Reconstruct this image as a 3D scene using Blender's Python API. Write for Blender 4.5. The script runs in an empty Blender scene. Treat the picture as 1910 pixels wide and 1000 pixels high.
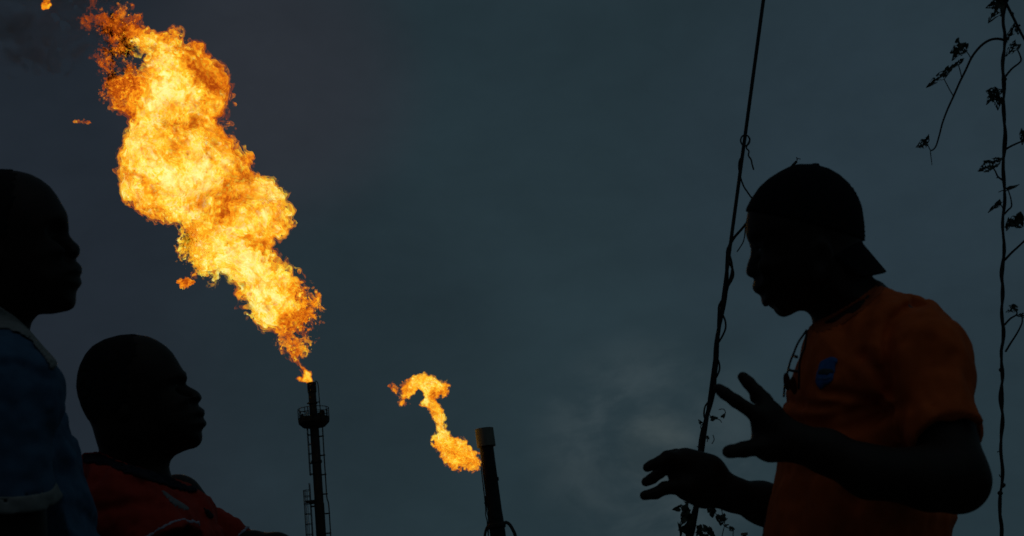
import bpy, bmesh, math, random
import numpy as np
from mathutils import Matrix, Vector

random.seed(7)
RNG = np.random.default_rng(11)
S = bpy.context.scene
COL = S.collection
R_ = math.radians

# ------------------------------------------------------------------ camera
FPX = 2653.0                     # focal length in photo pixels (50 mm on 36 mm over 1910 px)
CAM = np.array([0.0, 0.0, 0.9])
PITCH, ROLL = R_(16.0), R_(6.3)
FW = np.array([0, math.cos(PITCH), math.sin(PITCH)])
R0 = np.array([1.0, 0, 0]); U0 = np.array([0, -math.sin(PITCH), math.cos(PITCH)])
RT = math.cos(ROLL) * R0 - math.sin(ROLL) * U0
UP = math.sin(ROLL) * R0 + math.cos(ROLL) * U0
MC = np.stack([RT, UP, -FW], axis=1)          # camera space -> world (columns)

def c2w(p): return np.asarray(p, float) @ MC.T + CAM
def w2c(p): return (np.asarray(p, float) - CAM) @ MC
def cp(px, py, d): return np.array([(px - 955) / FPX * d, (500 - py) / FPX * d, -d])
def wp(px, py, d): return c2w(cp(px, py, d))

cam = bpy.data.cameras.new('camera'); cam.lens = 50; cam.sensor_width = 36
cam.clip_start = 0.05; cam.clip_end = 20000
cam_o = bpy.data.objects.new('camera', cam); COL.objects.link(cam_o)
m4 = Matrix.Identity(4)
for i in range(3):
    for j in range(3): m4[i][j] = MC[i, j]
    m4[i][3] = CAM[i]
cam_o.matrix_world = m4
cam.dof.use_dof = True; cam.dof.focus_distance = 6.5; cam.dof.aperture_fstop = 13.0
S.camera = cam_o

# ------------------------------------------------------------------ materials
def nodes_of(name):
    m = bpy.data.materials.new(name); m.use_nodes = True
    return m, m.node_tree.nodes, m.node_tree.links

def mat(name, col, rough=0.7, var=0.25, scale=12.0, bump=0.0, bscale=200.0, metal=0.0, spec=0.5, stretch=(1, 1, 1), sheen=0.0):
    m, N, L = nodes_of(name)
    b = N['Principled BSDF']
    tc = N.new('ShaderNodeTexCoord'); mp = N.new('ShaderNodeMapping'); mp.inputs['Scale'].default_value = stretch
    L.new(tc.outputs['Object'], mp.inputs[0])
    n = N.new('ShaderNodeTexNoise'); n.inputs['Scale'].default_value = scale; n.inputs['Detail'].default_value = 6
    L.new(mp.outputs[0], n.inputs['Vector'])
    mr = N.new('ShaderNodeMapRange'); mr.inputs[1].default_value = 0.3; mr.inputs[2].default_value = 0.7
    mr.inputs[3].default_value = 1 - var; mr.inputs[4].default_value = 1 + var
    L.new(n.outputs['Fac'], mr.inputs[0])
    mx = N.new('ShaderNodeVectorMath'); mx.operation = 'SCALE'; mx.inputs[0].default_value = col
    L.new(mr.outputs[0], mx.inputs['Scale']); L.new(mx.outputs[0], b.inputs['Base Color'])
    b.inputs['Roughness'].default_value = rough; b.inputs['Metallic'].default_value = metal
    b.inputs['Specular IOR Level'].default_value = spec
    if sheen: b.inputs['Sheen Weight'].default_value = sheen
    if bump:
        n2 = N.new('ShaderNodeTexNoise'); n2.inputs['Scale'].default_value = bscale; n2.inputs['Detail'].default_value = 4
        L.new(mp.outputs[0], n2.inputs['Vector'])
        bp = N.new('ShaderNodeBump'); bp.inputs['Strength'].default_value = bump; bp.inputs['Distance'].default_value = 0.004
        L.new(n2.outputs['Fac'], bp.inputs['Height']); L.new(bp.outputs[0], b.inputs['Normal'])
    return m

M = {
    'skin': mat('dark_skin', (0.026, 0.015, 0.010), 0.55, 0.2, 30, 0.15, 300, spec=0.18),
    'hair': mat('black_hair', (0.013, 0.010, 0.009), 0.85, 0.3, 300, 0.6, 700, spec=0.2),
    'cap': mat('black_cap_cloth', (0.006, 0.006, 0.007), 0.9, 0.2, 200, 0.4, 900, spec=0.15),
    'orange': mat('orange_jersey', (0.62, 0.108, 0.018), 0.85, 0.12, 30, 0.25, 900, spec=0.2),
    'orange_rib': mat('orange_rib', (0.40, 0.08, 0.02), 0.9, 0.12, 60, 0.4, 600, spec=0.2),
    'red': mat('red_pique', (0.40, 0.030, 0.014), 0.85, 0.12, 30, 0.25, 900, spec=0.2),
    'blue': mat('blue_pique', (0.060, 0.125, 0.205), 0.85, 0.15, 30, 0.25, 900, spec=0.2),
    'navy': mat('navy_knit', (0.012, 0.013, 0.022), 0.85, 0.15, 60, 0.3, 900, spec=0.2),
    'pale': mat('pale_grey_knit', (0.26, 0.255, 0.235), 0.9, 0.12, 80, 0.4, 700, spec=0.2),
    'white': mat('white_knit', (0.42, 0.42, 0.50), 0.9, 0.05, 80, 0.3, 700, spec=0.2),
    'greyprint': mat('grey_print', (0.20, 0.20, 0.20), 0.8, 0.2, 120, spec=0.2),
    'blackprint': mat('black_print', (0.012, 0.014, 0.013), 0.8, 0.2, 120, spec=0.2),
    'badge': mat('blue_badge_print', (0.025, 0.125, 0.34), 0.7, 0.12, 150, spec=0.3),
    'badgeband': mat('olive_badge_print', (0.045, 0.055, 0.055), 0.7, 0.4, 400, spec=0.3),
    'badgelight': mat('pale_badge_print', (0.06, 0.14, 0.28), 0.7, 0.12, 150, spec=0.3),
    'trousers': mat('dark_trouser_cloth', (0.02, 0.022, 0.03), 0.85, 0.2, 40, 0.3, 600),
    'shoe': mat('black_shoe', (0.015, 0.014, 0.013), 0.5, 0.2, 40),
    'eye': mat('eye_white', (0.16, 0.14, 0.12), 0.35, 0.05, 40),
    'steel': mat('sooty_steel', (0.014, 0.0142, 0.0145), 0.7, 0.5, 2.5, 0.4, 8, metal=0.0, spec=0.3),
    'rust': mat('rusty_steel', (0.020, 0.017, 0.015), 0.8, 0.5, 4, 0.4, 12),
    'shroud': mat('dull_grey_shroud', (0.15, 0.143, 0.115), 0.8, 0.25, 2.2, 0.3, 6, stretch=(1, 1, .3)),
    'wire': mat('dark_wire', (0.012, 0.012, 0.012), 0.6, 0.3, 60),
    'stem': mat('vine_stem', (0.018, 0.014, 0.010), 0.8, 0.4, 90, 0.4, 300),
    'leaf': mat('vine_leaf', (0.025, 0.034, 0.013), 0.6, 0.4, 60, 0.3, 250),
    'plastic': mat('black_frame_plastic', (0.008, 0.008, 0.008), 0.25, 0.1, 40),
    'lens': mat('dark_lens', (0.012, 0.008, 0.006), 0.06, 0.1, 40),
    'ground': mat('bare_earth', (0.055, 0.042, 0.030), 0.95, 0.4, 0.6, 0.5, 9),
    'concrete': mat('concrete_footing', (0.22, 0.21, 0.19), 0.9, 0.2, 2),
}

# ------------------------------------------------------------------ object helpers
def prop(o, label=None, cat=None, group=None, kind=None):
    if label: o['label'] = label
    if cat: o['category'] = cat
    if group: o['group'] = group
    if kind: o['kind'] = kind
    return o

def thing(name, loc, label, cat, group=None):
    o = bpy.data.objects.new(name, None); COL.objects.link(o); o.location = loc
    o.empty_display_size = 0.1
    return prop(o, label, cat, group)

ORG = {}
def origin(o):
    p = np.zeros(3)
    while o is not None:
        p += np.array(o.location); o = o.parent
    return p

def mesh(name, V, F, m, parent=None, loc=None, smooth=True):
    """V in world coordinates; the object sits at loc (world) or at its parent's origin."""
    V = np.asarray(V, float)
    base = origin(parent) if parent is not None else np.zeros(3)
    off = base.copy()
    if loc is not None: off = np.asarray(loc, float)
    me = bpy.data.meshes.new(name)
    if isinstance(F, np.ndarray) and F.size:
        nf, k = F.shape
        me.vertices.add(len(V)); me.vertices.foreach_set('co', (V - off).astype(np.float32).ravel())
        me.loops.add(nf * k); me.loops.foreach_set('vertex_index', F.astype(np.int32).ravel())
        me.polygons.add(nf); me.polygons.foreach_set('loop_start', (np.arange(nf) * k).astype(np.int32))
        me.update(calc_edges=True); me.validate()
    else:
        me.from_pydata([tuple(v) for v in (V - off)], [], [tuple(int(i) for i in f) for f in F])
        me.update()
    if smooth: me.polygons.foreach_set('use_smooth', [True] * len(me.polygons))
    me.materials.append(m)
    o = bpy.data.objects.new(name, me); COL.objects.link(o)
    o.location = off - base
    if parent is not None: o.parent = parent
    return o

class MB:
    """collects simple shapes into one mesh (world coordinates)"""
    def __init__(s): s.V, s.F = [], []
    def add(s, V, F):
        b = len(s.V); s.V += [tuple(v) for v in V]; s.F += [tuple(b + i for i in f) for f in F]; return s
    def tube(s, pts, rad, n=8, caps=True):
        pts = [np.asarray(p, float) for p in pts]
        if np.isscalar(rad): rad = [rad] * len(pts)
        V, F = [], []
        prev = None
        for i, p in enumerate(pts):
            a, b = pts[max(i - 1, 0)], pts[min(i + 1, len(pts) - 1)]
            t = b - a; t /= (np.linalg.norm(t) + 1e-12)
            if prev is None:
                q = np.array([0, 0, 1.0]) if abs(t[2]) < .9 else np.array([1.0, 0, 0])
                u = np.cross(t, q)
            else: u = prev - t * (prev @ t)
            u /= (np.linalg.norm(u) + 1e-12); prev = u; v = np.cross(t, u)
            for k in range(n):
                a_ = 2 * math.pi * k / n
                V.append(p + rad[i] * (u * math.cos(a_) + v * math.sin(a_)))
        for i in range(len(pts) - 1):
            for k in range(n):
                k2 = (k + 1) % n
                F.append((i * n + k, i * n + k2, (i + 1) * n + k2, (i + 1) * n + k))
        if caps:
            F.append(tuple(range(n - 1, -1, -1))); F.append(tuple((len(pts) - 1) * n + k for k in range(n)))
        return s.add(V, F)
    def lathe(s, prof, n=32, c=(0, 0, 0)):
        c = np.asarray(c, float); V, F = [], []
        for r, z in prof:
            for k in range(n):
                a = 2 * math.pi * k / n
                V.append(c + np.array([r * math.cos(a), r * math.sin(a), z]))
        for i in range(len(prof) - 1):
            for k in range(n):
                k2 = (k + 1) % n
                F.append((i * n + k, i * n + k2, (i + 1) * n + k2, (i + 1) * n + k))
        return s.add(V, F)
    def box(s, lo, hi):
        x0, y0, z0 = lo; x1, y1, z1 = hi
        V = [(x0, y0, z0), (x1, y0, z0), (x1, y1, z0), (x0, y1, z0), (x0, y0, z1), (x1, y0, z1), (x1, y1, z1), (x0, y1, z1)]
        return s.add(V, [(0, 3, 2, 1), (4, 5, 6, 7), (0, 1, 5, 4), (1, 2, 6, 5), (2, 3, 7, 6), (3, 0, 4, 7)])
    def build(s, name, m, parent=None, loc=None, smooth=True, base=None):
        V = np.array(s.V)
        if base is not None: V = V + np.asarray(base)
        return mesh(name, V, s.F, m, parent, loc, smooth)

def spline(pts, n=6):
    P = np.asarray(pts, float); out = []
    for i in range(len(P) - 1):
        p0, p1, p2, p3 = P[max(i - 1, 0)], P[i], P[i + 1], P[min(i + 2, len(P) - 1)]
        for k in range(n):
            t = k / n
            out.append(.5 * ((2 * p1) + (p2 - p0) * t + (2 * p0 - 5 * p1 + 4 * p2 - p3) * t * t + (3 * p1 - p0 - 3 * p2 + p3) * t ** 3))
    out.append(P[-1]); return np.array(out)

# ------------------------------------------------------------------ distance fields -> meshes
def surface_nets(val, lo, h):
    val = val.astype(np.float32); s = val < 0
    nx, ny, nz = val.shape
    c = [s[i:nx - 1 + i, j:ny - 1 + j, k:nz - 1 + k] for i in (0, 1) for j in (0, 1) for k in (0, 1)]
    anyin = c[0].copy(); allin = c[0].copy()
    for q in c[1:]: anyin |= q; allin &= q
    act = anyin & ~allin
    idx = np.full(act.shape, -1, np.int32)
    I = np.argwhere(act); idx[act] = np.arange(len(I), dtype=np.int32)
    if not len(I): return np.zeros((0, 3)), np.zeros((0, 4), np.int32)
    off = np.array([(i, j, k) for i in (0, 1) for j in (0, 1) for k in (0, 1)])
    cv = np.stack([val[I[:, 0] + o[0], I[:, 1] + o[1], I[:, 2] + o[2]] for o in off], axis=1)
    P = np.zeros((len(I), 3), np.float64); cnt = np.zeros(len(I))
    for a in range(8):
        for b in range(a + 1, 8):
            if np.abs(off[a] - off[b]).sum() != 1: continue
            va, vb = cv[:, a], cv[:, b]
            x = (va < 0) != (vb < 0)
            t = np.where(x, va / np.where(x, va - vb, 1), 0)
            P += np.where(x[:, None], off[a] + t[:, None] * (off[b] - off[a]), 0); cnt += x
    P = (P / cnt[:, None] + I) * h + np.asarray(lo)
    Q = []
    for ax in range(3):
        sl0 = [slice(None)] * 3; sl1 = [slice(None)] * 3
        sl0[ax] = slice(0, -1); sl1[ax] = slice(1, None)
        a, b = s[tuple(sl0)], s[tuple(sl1)]
        E = np.argwhere(a != b)
        o1, o2 = (ax + 1) % 3, (ax + 2) % 3
        ok = (E[:, o1] > 0) & (E[:, o2] > 0) & (E[:, o1] < val.shape[o1] - 1) & (E[:, o2] < val.shape[o2] - 1)
        E = E[ok]
        if not len(E): continue
        d1 = np.zeros(3, int); d1[o1] = 1; d2 = np.zeros(3, int); d2[o2] = 1
        g = lambda e: idx[e[:, 0], e[:, 1], e[:, 2]]
        q = np.stack([g(E - d1 - d2), g(E - d2), g(E), g(E - d1)], axis=1)
        fl = ~a[E[:, 0], E[:, 1], E[:, 2]]
        q[fl] = q[fl][:, ::-1]
        Q.append(q)
    Q = np.concatenate(Q); Q = Q[(Q >= 0).all(axis=1)]
    return P, Q

def poly_sd(poly, X, Y):
    """signed distance, positive inside, on arrays X, Y"""
    P = np.asarray(poly, float); d2 = np.full(X.shape, 1e9); ins = np.zeros(X.shape, bool)
    for i in range(len(P)):
        a, b = P[i], P[(i + 1) % len(P)]; e = b - a
        wx, wy = X - a[0], Y - a[1]
        t = np.clip((wx * e[0] + wy * e[1]) / (e @ e + 1e-12), 0, 1)
        d2 = np.minimum(d2, (wx - e[0] * t) ** 2 + (wy - e[1] * t) ** 2)
        c = (a[1] > Y) != (b[1] > Y)
        if abs(e[1]) > 1e-12: ins ^= c & (X < e[0] * (Y - a[1]) / e[1] + a[0])
    return np.where(ins, 1, -1) * np.sqrt(d2)

def gnoise(shape, lam, seed, aniso=(1, 1, 1), sharp=2.0):
    """band-limited gaussian noise, lam = wavelength in voxels, unit variance"""
    r = np.random.default_rng(seed)
    f = np.fft.rfftn(r.standard_normal(shape).astype(np.float32))
    k2 = 0
    for ax, n in enumerate(shape):
        fr = np.fft.rfftfreq(n) if ax == 2 else np.fft.fftfreq(n)
        sh = [1, 1, 1]; sh[ax] = -1
        k2 = k2 + (fr.reshape(sh) * aniso[ax]) ** 2
    kk = np.sqrt(k2) * lam
    f *= np.exp(-(np.log(np.maximum(kk, 1e-4)) ** 2) * sharp)
    o = np.fft.irfftn(f, s=shape, axes=(0, 1, 2)).astype(np.float32)
    return o / (o.std() + 1e-9)

def smin(a, b, k):
    if k <= 0: return np.minimum(a, b)
    h = np.maximum(k - np.abs(a - b), 0) / k
    return np.minimum(a, b) - h * h * k * .25
def smax(a, b, k): return -smin(-a, -b, k)

class Field:
    def __init__(s, lo, hi, h):
        s.lo = np.asarray(lo, float); s.h = h
        n = np.ceil((np.asarray(hi, float) - s.lo) / h).astype(int) + 1
        s.v = np.full(n, 1.0, np.float32)
        s.ax = [s.lo[i] + h * np.arange(n[i]) for i in range(3)]
    @staticmethod
    def like(f):
        g = Field.__new__(Field); g.lo, g.h, g.ax = f.lo, f.h, f.ax; g.v = np.full(f.v.shape, 1.0, np.float32); return g
    def win(s, lo, hi):
        sl = []
        for i in range(3):
            a = int(np.floor((lo[i] - s.lo[i]) / s.h)); b = int(np.ceil((hi[i] - s.lo[i]) / s.h)) + 1
            sl.append(slice(max(a, 0), max(min(b, s.v.shape[i]), 0)))
        X, Y, Z = np.meshgrid(*[s.ax[i][sl[i]].astype(np.float32) for i in range(3)], indexing='ij', sparse=True)
        return tuple(sl), X, Y, Z
    def cap(s, a, b, ra, rb, k=0.01, flat=None, sub=False):
        """round cone from a to b; flat = (unit axis, factor): squash along the axis"""
        a, b = np.asarray(a, float), np.asarray(b, float)
        pad = max(ra, rb) + k + .012
        sl, X, Y, Z = s.win(np.minimum(a, b) - pad, np.maximum(a, b) + pad)
        if min(s.v[sl].shape) == 0: return
        wx, wy, wz = X - a[0], Y - a[1], Z - a[2]
        e = b - a; L2 = e @ e + 1e-12
        t = np.clip((wx * e[0] + wy * e[1] + wz * e[2]) / L2, 0, 1)
        dx, dy, dz = wx - e[0] * t, wy - e[1] * t, wz - e[2] * t
        d2 = dx * dx + dy * dy + dz * dz
        if flat is not None:
            n, q = np.asarray(flat[0], float), flat[1]; n = n / np.linalg.norm(n)
            q_ = dx * n[0] + dy * n[1] + dz * n[2]
            d2 = d2 + q_ * q_ * (1 / q ** 2 - 1)
            d = (np.sqrt(d2) - (ra + (rb - ra) * t)) * (0.5 + 0.5 * q)
        else:
            d = np.sqrt(d2) - (ra + (rb - ra) * t)
        s.v[sl] = smax(s.v[sl], -d, k) if sub else smin(s.v[sl], d, k)
    def chain(s, pts, rads, k=0.01, k0=None, flat=None):
        for i in range(len(pts) - 1):
            s.cap(pts[i], pts[i + 1], rads[i], rads[i + 1], (k0 if (i == 0 and k0 is not None) else k), flat)
    def ell(s, c, r, k=0.01, sub=False, axes=None):
        c = np.asarray(c, float); r = np.asarray(r, float); pad = r.max() + k + .012
        sl, X, Y, Z = s.win(c - pad, c + pad)
        if min(s.v[sl].shape) == 0: return
        p = [X - c[0], Y - c[1], Z - c[2]]
        if axes is not None: p = [p[0] * q[0] + p[1] * q[1] + p[2] * q[2] for q in np.asarray(axes, float)]
        d = (np.sqrt((p[0] / r[0]) ** 2 + (p[1] / r[1]) ** 2 + (p[2] / r[2]) ** 2) - 1) * r.min()
        s.v[sl] = smax(s.v[sl], -d, k) if sub else smin(s.v[sl], d, k)
    def proj2d(s, table, sl, X, Y, Z, d0):
        """sample a 2-D table (x0,y0,h,arr) at the grid points seen on the plane at depth d0"""
        x0, y0, h, A = table
        sc = d0 / (-Z)
        u = (X * sc - x0) / h; v = (Y * sc - y0) / h
        u = np.clip(u, 0, A.shape[0] - 1.001); v = np.clip(v, 0, A.shape[1] - 1.001)
        i, j = u.astype(np.int32), v.astype(np.int32); fu, fv = u - i, v - j
        return (A[i, j] * (1 - fu) * (1 - fv) + A[i + 1, j] * fu * (1 - fv) + A[i, j + 1] * (1 - fu) * fv + A[i + 1, j + 1] * fu * fv)
    @staticmethod
    def table(pxpoly, d, pad=0.08, h=0.002):
        P = np.array([cp(x, y, d)[:2] for x, y in pxpoly]); lo, hi = P.min(0) - pad, P.max(0) + pad
        X, Y = np.meshgrid(np.arange(lo[0], hi[0], h), np.arange(lo[1], hi[1], h), indexing='ij')
        return (lo[0], lo[1], h, poly_sd(P, X, Y).astype(np.float32)), lo, hi
    def inflate(s, pxpoly, d, W, D, k=0.01, zc=None, ex=2.0, side=0.0, ret=False):
        """a solid whose outline seen from the camera is pxpoly at depth d, W = half thickness, D = distance over which it rounds off;
        W may be a function of camera-space y; side leans the thickness towards (+) or away from the camera"""
        tb, lo, hi = Field.table(pxpoly, d)
        Wm = max(W(lo[1]), W(hi[1])) if callable(W) else W
        zc = -d if zc is None else zc
        f1 = 1 + (Wm + abs(side) + .02) / d
        l2 = np.array([min(lo[0] * f1, lo[0] / f1), min(lo[1] * f1, lo[1] / f1), zc - Wm - abs(side) - .03])
        h2 = np.array([max(hi[0] * f1, hi[0] / f1), max(hi[1] * f1, hi[1] / f1), zc + Wm + abs(side) + .03])
        sl, X, Y, Z = s.win(l2, h2)
        sd = s.proj2d(tb, sl, X, Y, Z, d)
        w = W(Y) if callable(W) else W
        q = np.maximum(1 - sd / D, 0) ** ex + (np.abs(Z - zc) / w) ** 2
        dist = (np.sqrt(q) - 1) * min(D, Wm)
        dist = np.where(sd < -.02, np.maximum(dist, -sd), dist)
        if ret: return sl, dist
        s.v[sl] = smin(s.v[sl], dist, k)
    def outline_limit(s, pxpoly, d):
        """signed distance to the extruded outline (negative inside) over the whole field"""
        tb, lo, hi = Field.table(pxpoly, d, pad=.3, h=.003)
        sl, X, Y, Z = s.win([-99] * 3, [99] * 3)
        return -s.proj2d(tb, sl, X, Y, Z, d)
    def half(s, p, n):
        """signed distance to a plane (negative on the side n points away from)"""
        n = np.asarray(n, float); n /= np.linalg.norm(n)
        _, X, Y, Z = s.win([-99] * 3, [99] * 3)
        return (X - p[0]) * n[0] + (Y - p[1]) * n[1] + (Z - p[2]) * n[2]
    def crease(s, pxline, d, amp, width):
        """a soft fold drawn along a line on the near side"""
        P = np.array([cp(x, y, d)[:2] for x, y in pxline]); pad = width * 3
        lo, hi = P.min(0) - pad - .03, P.max(0) + pad + .03
        h = .003; X, Y = np.meshgrid(np.arange(lo[0], hi[0], h), np.arange(lo[1], hi[1], h), indexing='ij')
        d2 = np.full(X.shape, 1e9)
        for a, b in zip(P[:-1], P[1:]):
            e = b - a; t = np.clip(((X - a[0]) * e[0] + (Y - a[1]) * e[1]) / (e @ e + 1e-12), 0, 1)
            d2 = np.minimum(d2, (X - a[0] - e[0] * t) ** 2 + (Y - a[1] - e[1] * t) ** 2)
        A = np.exp(-d2 / width ** 2).astype(np.float32)
        A[0, :] = A[-1, :] = 0; A[:, 0] = A[:, -1] = 0
        sl, Xg, Yg, Zg = s.win([-99] * 3, [99] * 3)
        s.v += (amp * s.proj2d((lo[0], lo[1], h, A), sl, Xg, Yg, Zg, d) * (Zg > -d - .05)).astype(np.float32)
    def out(s, v=None):
        V, F = surface_nets(s.v if v is None else v, s.lo, s.h)
        return c2w(V) if len(V) else V, F
    def build(s, name, m, parent, v=None, biggest=False):
        V, F = s.out(v)
        if biggest and len(F):
            lab = np.arange(len(V))
            while True:
                lo = lab[F].min(axis=1); new = lab.copy()
                for k in range(4): np.minimum.at(new, F[:, k], lo)
                new = new[new]
                if (new == lab).all(): break
                lab = new
            keep = np.bincount(lab[F[:, 0]]).argmax(); F = F[lab[F[:, 0]] == keep]
            used = np.unique(F); mp = np.full(len(V), -1); mp[used] = np.arange(len(used)); V, F = V[used], mp[F]
        return mesh(name, V, F, m, parent)

def zz(sx, sy, k, pts): return [(sx + x / k, sy + y / k) for x, y in pts]

# ------------------------------------------------------------------ world: dusk overcast
w = bpy.data.worlds.new('World'); S.world = w; w.use_nodes = True
N, L = w.node_tree.nodes, w.node_tree.links
bg = N['Background']
tc = N.new('ShaderNodeTexCoord')
def wnoise(scale, detail, dist, stretch, rough=.55):
    mp = N.new('ShaderNodeMapping'); mp.inputs['Scale'].default_value = stretch
    L.new(tc.outputs['Generated'], mp.inputs[0])
    n = N.new('ShaderNodeTexNoise'); n.inputs['Scale'].default_value = scale; n.inputs['Detail'].default_value = detail
    n.inputs['Distortion'].default_value = dist; n.inputs['Roughness'].default_value = rough
    L.new(mp.outputs[0], n.inputs['Vector']); return n.outputs['Fac']
def wrange(src, a, b, c, d, smooth=True):
    r = N.new('ShaderNodeMapRange'); r.interpolation_type = 'SMOOTHSTEP' if smooth else 'LINEAR'
    for i, x in enumerate((a, b, c, d)): r.inputs[i + 1].default_value = x
    L.new(src, r.inputs[0]); return r.outputs[0]
def wdot(v):
    n = N.new('ShaderNodeVectorMath'); n.operation = 'DOT_PRODUCT'; n.inputs[1].default_value = tuple(v)
    L.new(tc.outputs['Generated'], n.inputs[0]); return n.outputs['Value']
def wmath(op, a, b):
    n = N.new('ShaderNodeMath'); n.operation = op
    for i, x in enumerate((a, b)):
        if isinstance(x, (int, float)): n.inputs[i].default_value = x
        else: L.new(x, n.inputs[i])
    return n.outputs[0]
def wmix(f, a, b):
    n = N.new('ShaderNodeMix'); n.data_type = 'RGBA'
    L.new(f, n.inputs['Factor'])
    for s, x in ((6, a), (7, b)):
        if isinstance(x, tuple): n.inputs[s].default_value = (*x, 1)
        else: L.new(x, n.inputs[s])
    return n.outputs[2]
def lobe(px, py, inner, outer):
    """1 in a cloud bank or the painted flame glow around a heading, fading out between two angular radii (photo pixels at the lens)"""
    v = c2w(cp(px, py, 1.0)) - CAM; v /= np.linalg.norm(v)
    return wrange(wdot(v), math.cos(outer / FPX), math.cos(inner / FPX), 0, 1)
big = wnoise(3.2, 5, .4, (1, 1, 2.2)); mid = wnoise(11, 6, .3, (1, 1, 1.6)); fine = wnoise(40, 5, .5, (1, 1, 1.6))
slate = (0.0178, 0.0330, 0.0420); violet = (0.0150, 0.0212, 0.0300)
side = wdot(RT)                                   # clouds are bluer and lighter to the east of the flares
colr = wmix(wrange(side, -.27, -.03, 0, 1), violet, slate)
colr = wmix(wmath('MULTIPLY', lobe(960, 960, 60, 900), .35), colr, (0.0215, 0.0395, 0.048))
colr = wmix(wmath('MULTIPLY', lobe(1640, 330, 20, 520), .75), colr, (0.0225, 0.0385, 0.0520))
colr = wmix(wmath('MULTIPLY', lobe(500, 150, 20, 330), .8), colr, (0.0255, 0.0295, 0.0385))  # flame glow on the smoke, painted into the sky as a warm patch
colr = wmix(wmath('MULTIPLY', lobe(700, 640, 20, 340), .6), colr, (0.0125, 0.0225, 0.0290))
patch = wmath('MULTIPLY', lobe(1215, 845, 20, 250), wrange(mid, .38, .60, .1, 1))
colr = wmix(wmath('MULTIPLY', patch, .85), colr, (0.041, 0.060, 0.069))
wisp_ = wmath('MULTIPLY', lobe(1225, 832, 5, 85), wrange(mid, .36, .62, .2, 1))
colr = wmix(wmath('MULTIPLY', wisp_, .7), colr, (0.056, 0.074, 0.076))
f = wmath('ADD', wrange(big, .25, .75, .88, 1.12, False), wmath('ADD', wrange(mid, .25, .75, -.07, .07, False), wrange(fine, .25, .75, -.03, .03, False)))
sc = N.new('ShaderNodeVectorMath'); sc.operation = 'SCALE'
L.new(colr, sc.inputs[0]); L.new(f, sc.inputs['Scale'])
L.new(sc.outputs[0], bg.inputs['Color']); bg.inputs['Strength'].default_value = 1.0
sun = bpy.data.lights.new('sun', 'SUN'); sun.energy = 0.035; sun.angle = R_(60); sun.color = (.8, .9, 1)
so = bpy.data.objects.new('sun', sun); COL.objects.link(so); so.rotation_euler = (R_(35), 0, R_(20))


# ------------------------------------------------------------------ ground
gv = [(-1500, -1500, 0), (1500, -1500, 0), (1500, 1500, 0), (-1500, 1500, 0)]
prop(mesh('ground', gv, [(0, 1, 2, 3)], M['ground'], smooth=False), kind='structure')


def finger(f, pts, rads, k=.004, k0=.010):
    f.chain(pts, rads, k, k0)

def rest_hand(f, wrist, d, palm_n, side):
    """relaxed open hand: d = direction of the fingers, palm_n = palm normal, side = direction of the thumb"""
    w = np.asarray(wrist, float); d = np.asarray(d, float); d /= np.linalg.norm(d)
    t = np.asarray(side, float); t -= d * (t @ d); t /= np.linalg.norm(t)
    n = np.cross(d, t); n = n if n @ np.asarray(palm_n, float) > 0 else -n
    for s_, r in ((-.024, .015), (-.008, .016), (.010, .016), (.024, .015)):
        f.cap(w + t * s_ * .6, w + d * .085 + t * s_, r * 1.1, r, .014, (n, .85))
    for s_, L_, r in ((-.030, .066, .0078), (-.010, .082, .0086), (.010, .088, .0090), (.029, .078, .0088)):
        b = w + d * .088 + t * s_
        p1 = b + d * L_ * .45 + n * .008; p2 = p1 + d * L_ * .28 + n * .014; p3 = p2 + d * L_ * .16 + n * .018
        finger(f, [b, p1, p2, p3], [r * 1.1, r, r * .92, r * .78])
    b = w + d * .025 + t * .026; p1 = b + d * .035 + t * .028 + n * .010; p2 = p1 + d * .032 + t * .010 + n * .010
    finger(f, [b, p1, p2], [.014, .0115, .009])

def face_details(f, eye, ear, d, W, back=1, sc=1.0):
    """sockets, eyeball bulges, cheek and ears on both sides of a head seen in profile; back = +1 when the back of the head is towards +x"""
    for sg in (1, -1):
        zc = -d + sg * W * .44
        e = cp(eye[0], eye[1], d); e[2] = zc
        f.ell(e + np.array([-back * .004, 0, sg * .006]), (.014 * sc, .011 * sc, .016 * sc), .016, sub=True)
        f.ell(e + np.array([back * .026 * sc, -.028 * sc, sg * .010]), (.024 * sc, .016 * sc, .020 * sc), .012)
        m_ = e + np.array([back * .052 * sc, -.070 * sc, sg * .004])            # cheek and mouth corner smooth over the lip cleft
        f.ell(m_, (.028 * sc, .030 * sc, .013), .012)
        f.ell(e + np.array([-back * .008, -.026 * sc, -sg * .002]), (.014 * sc, .018 * sc, .009), .014, sub=True)   # beside the nose
        f.cap(e + np.array([back * .003, .015 * sc, -sg * .014]), e + np.array([back * .016, .013 * sc, sg * .016]), .006, .006, .008)   # brow ridge
        f.cap(e + np.array([back * .004, .0055, -sg * .010]), e + np.array([back * .012, .004, sg * .013]), .0050, .0045, .005)      # lids
        f.cap(e + np.array([back * .005, -.0075, -sg * .010]), e + np.array([back * .013, -.006, sg * .013]), .0040, .0040, .005)
        a = cp(ear[0], ear[1], d); a[2] = -d + sg * W * .985
        f.ell(a + np.array([0, .004, 0]), (.019 * sc, .032 * sc, .009), .004)
        f.ell(a + np.array([-back * .002, .006, sg * .007]), (.010 * sc, .019 * sc, .006), .004, sub=True)
        f.ell(a + np.array([-back * .004, -.024 * sc, 0]), (.010 * sc, .012 * sc, .008), .006)

def eyeballs(parent, eye, d, W, back):
    for sg in (1, -1):
        e = cp(eye[0], eye[1], d); e[2] = -d + sg * W * .44
        e = e + np.array([back * .0165, 0, -sg * .004])
        bm = bmesh.new(); bmesh.ops.create_uvsphere(bm, u_segments=20, v_segments=12, radius=.0105)
        V = np.array([v.co for v in bm.verts]) + c2w(e); F = [[v.index for v in p.verts] for p in bm.faces]; bm.free()
        mesh('eye', V, F, M['eye'], parent)

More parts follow.
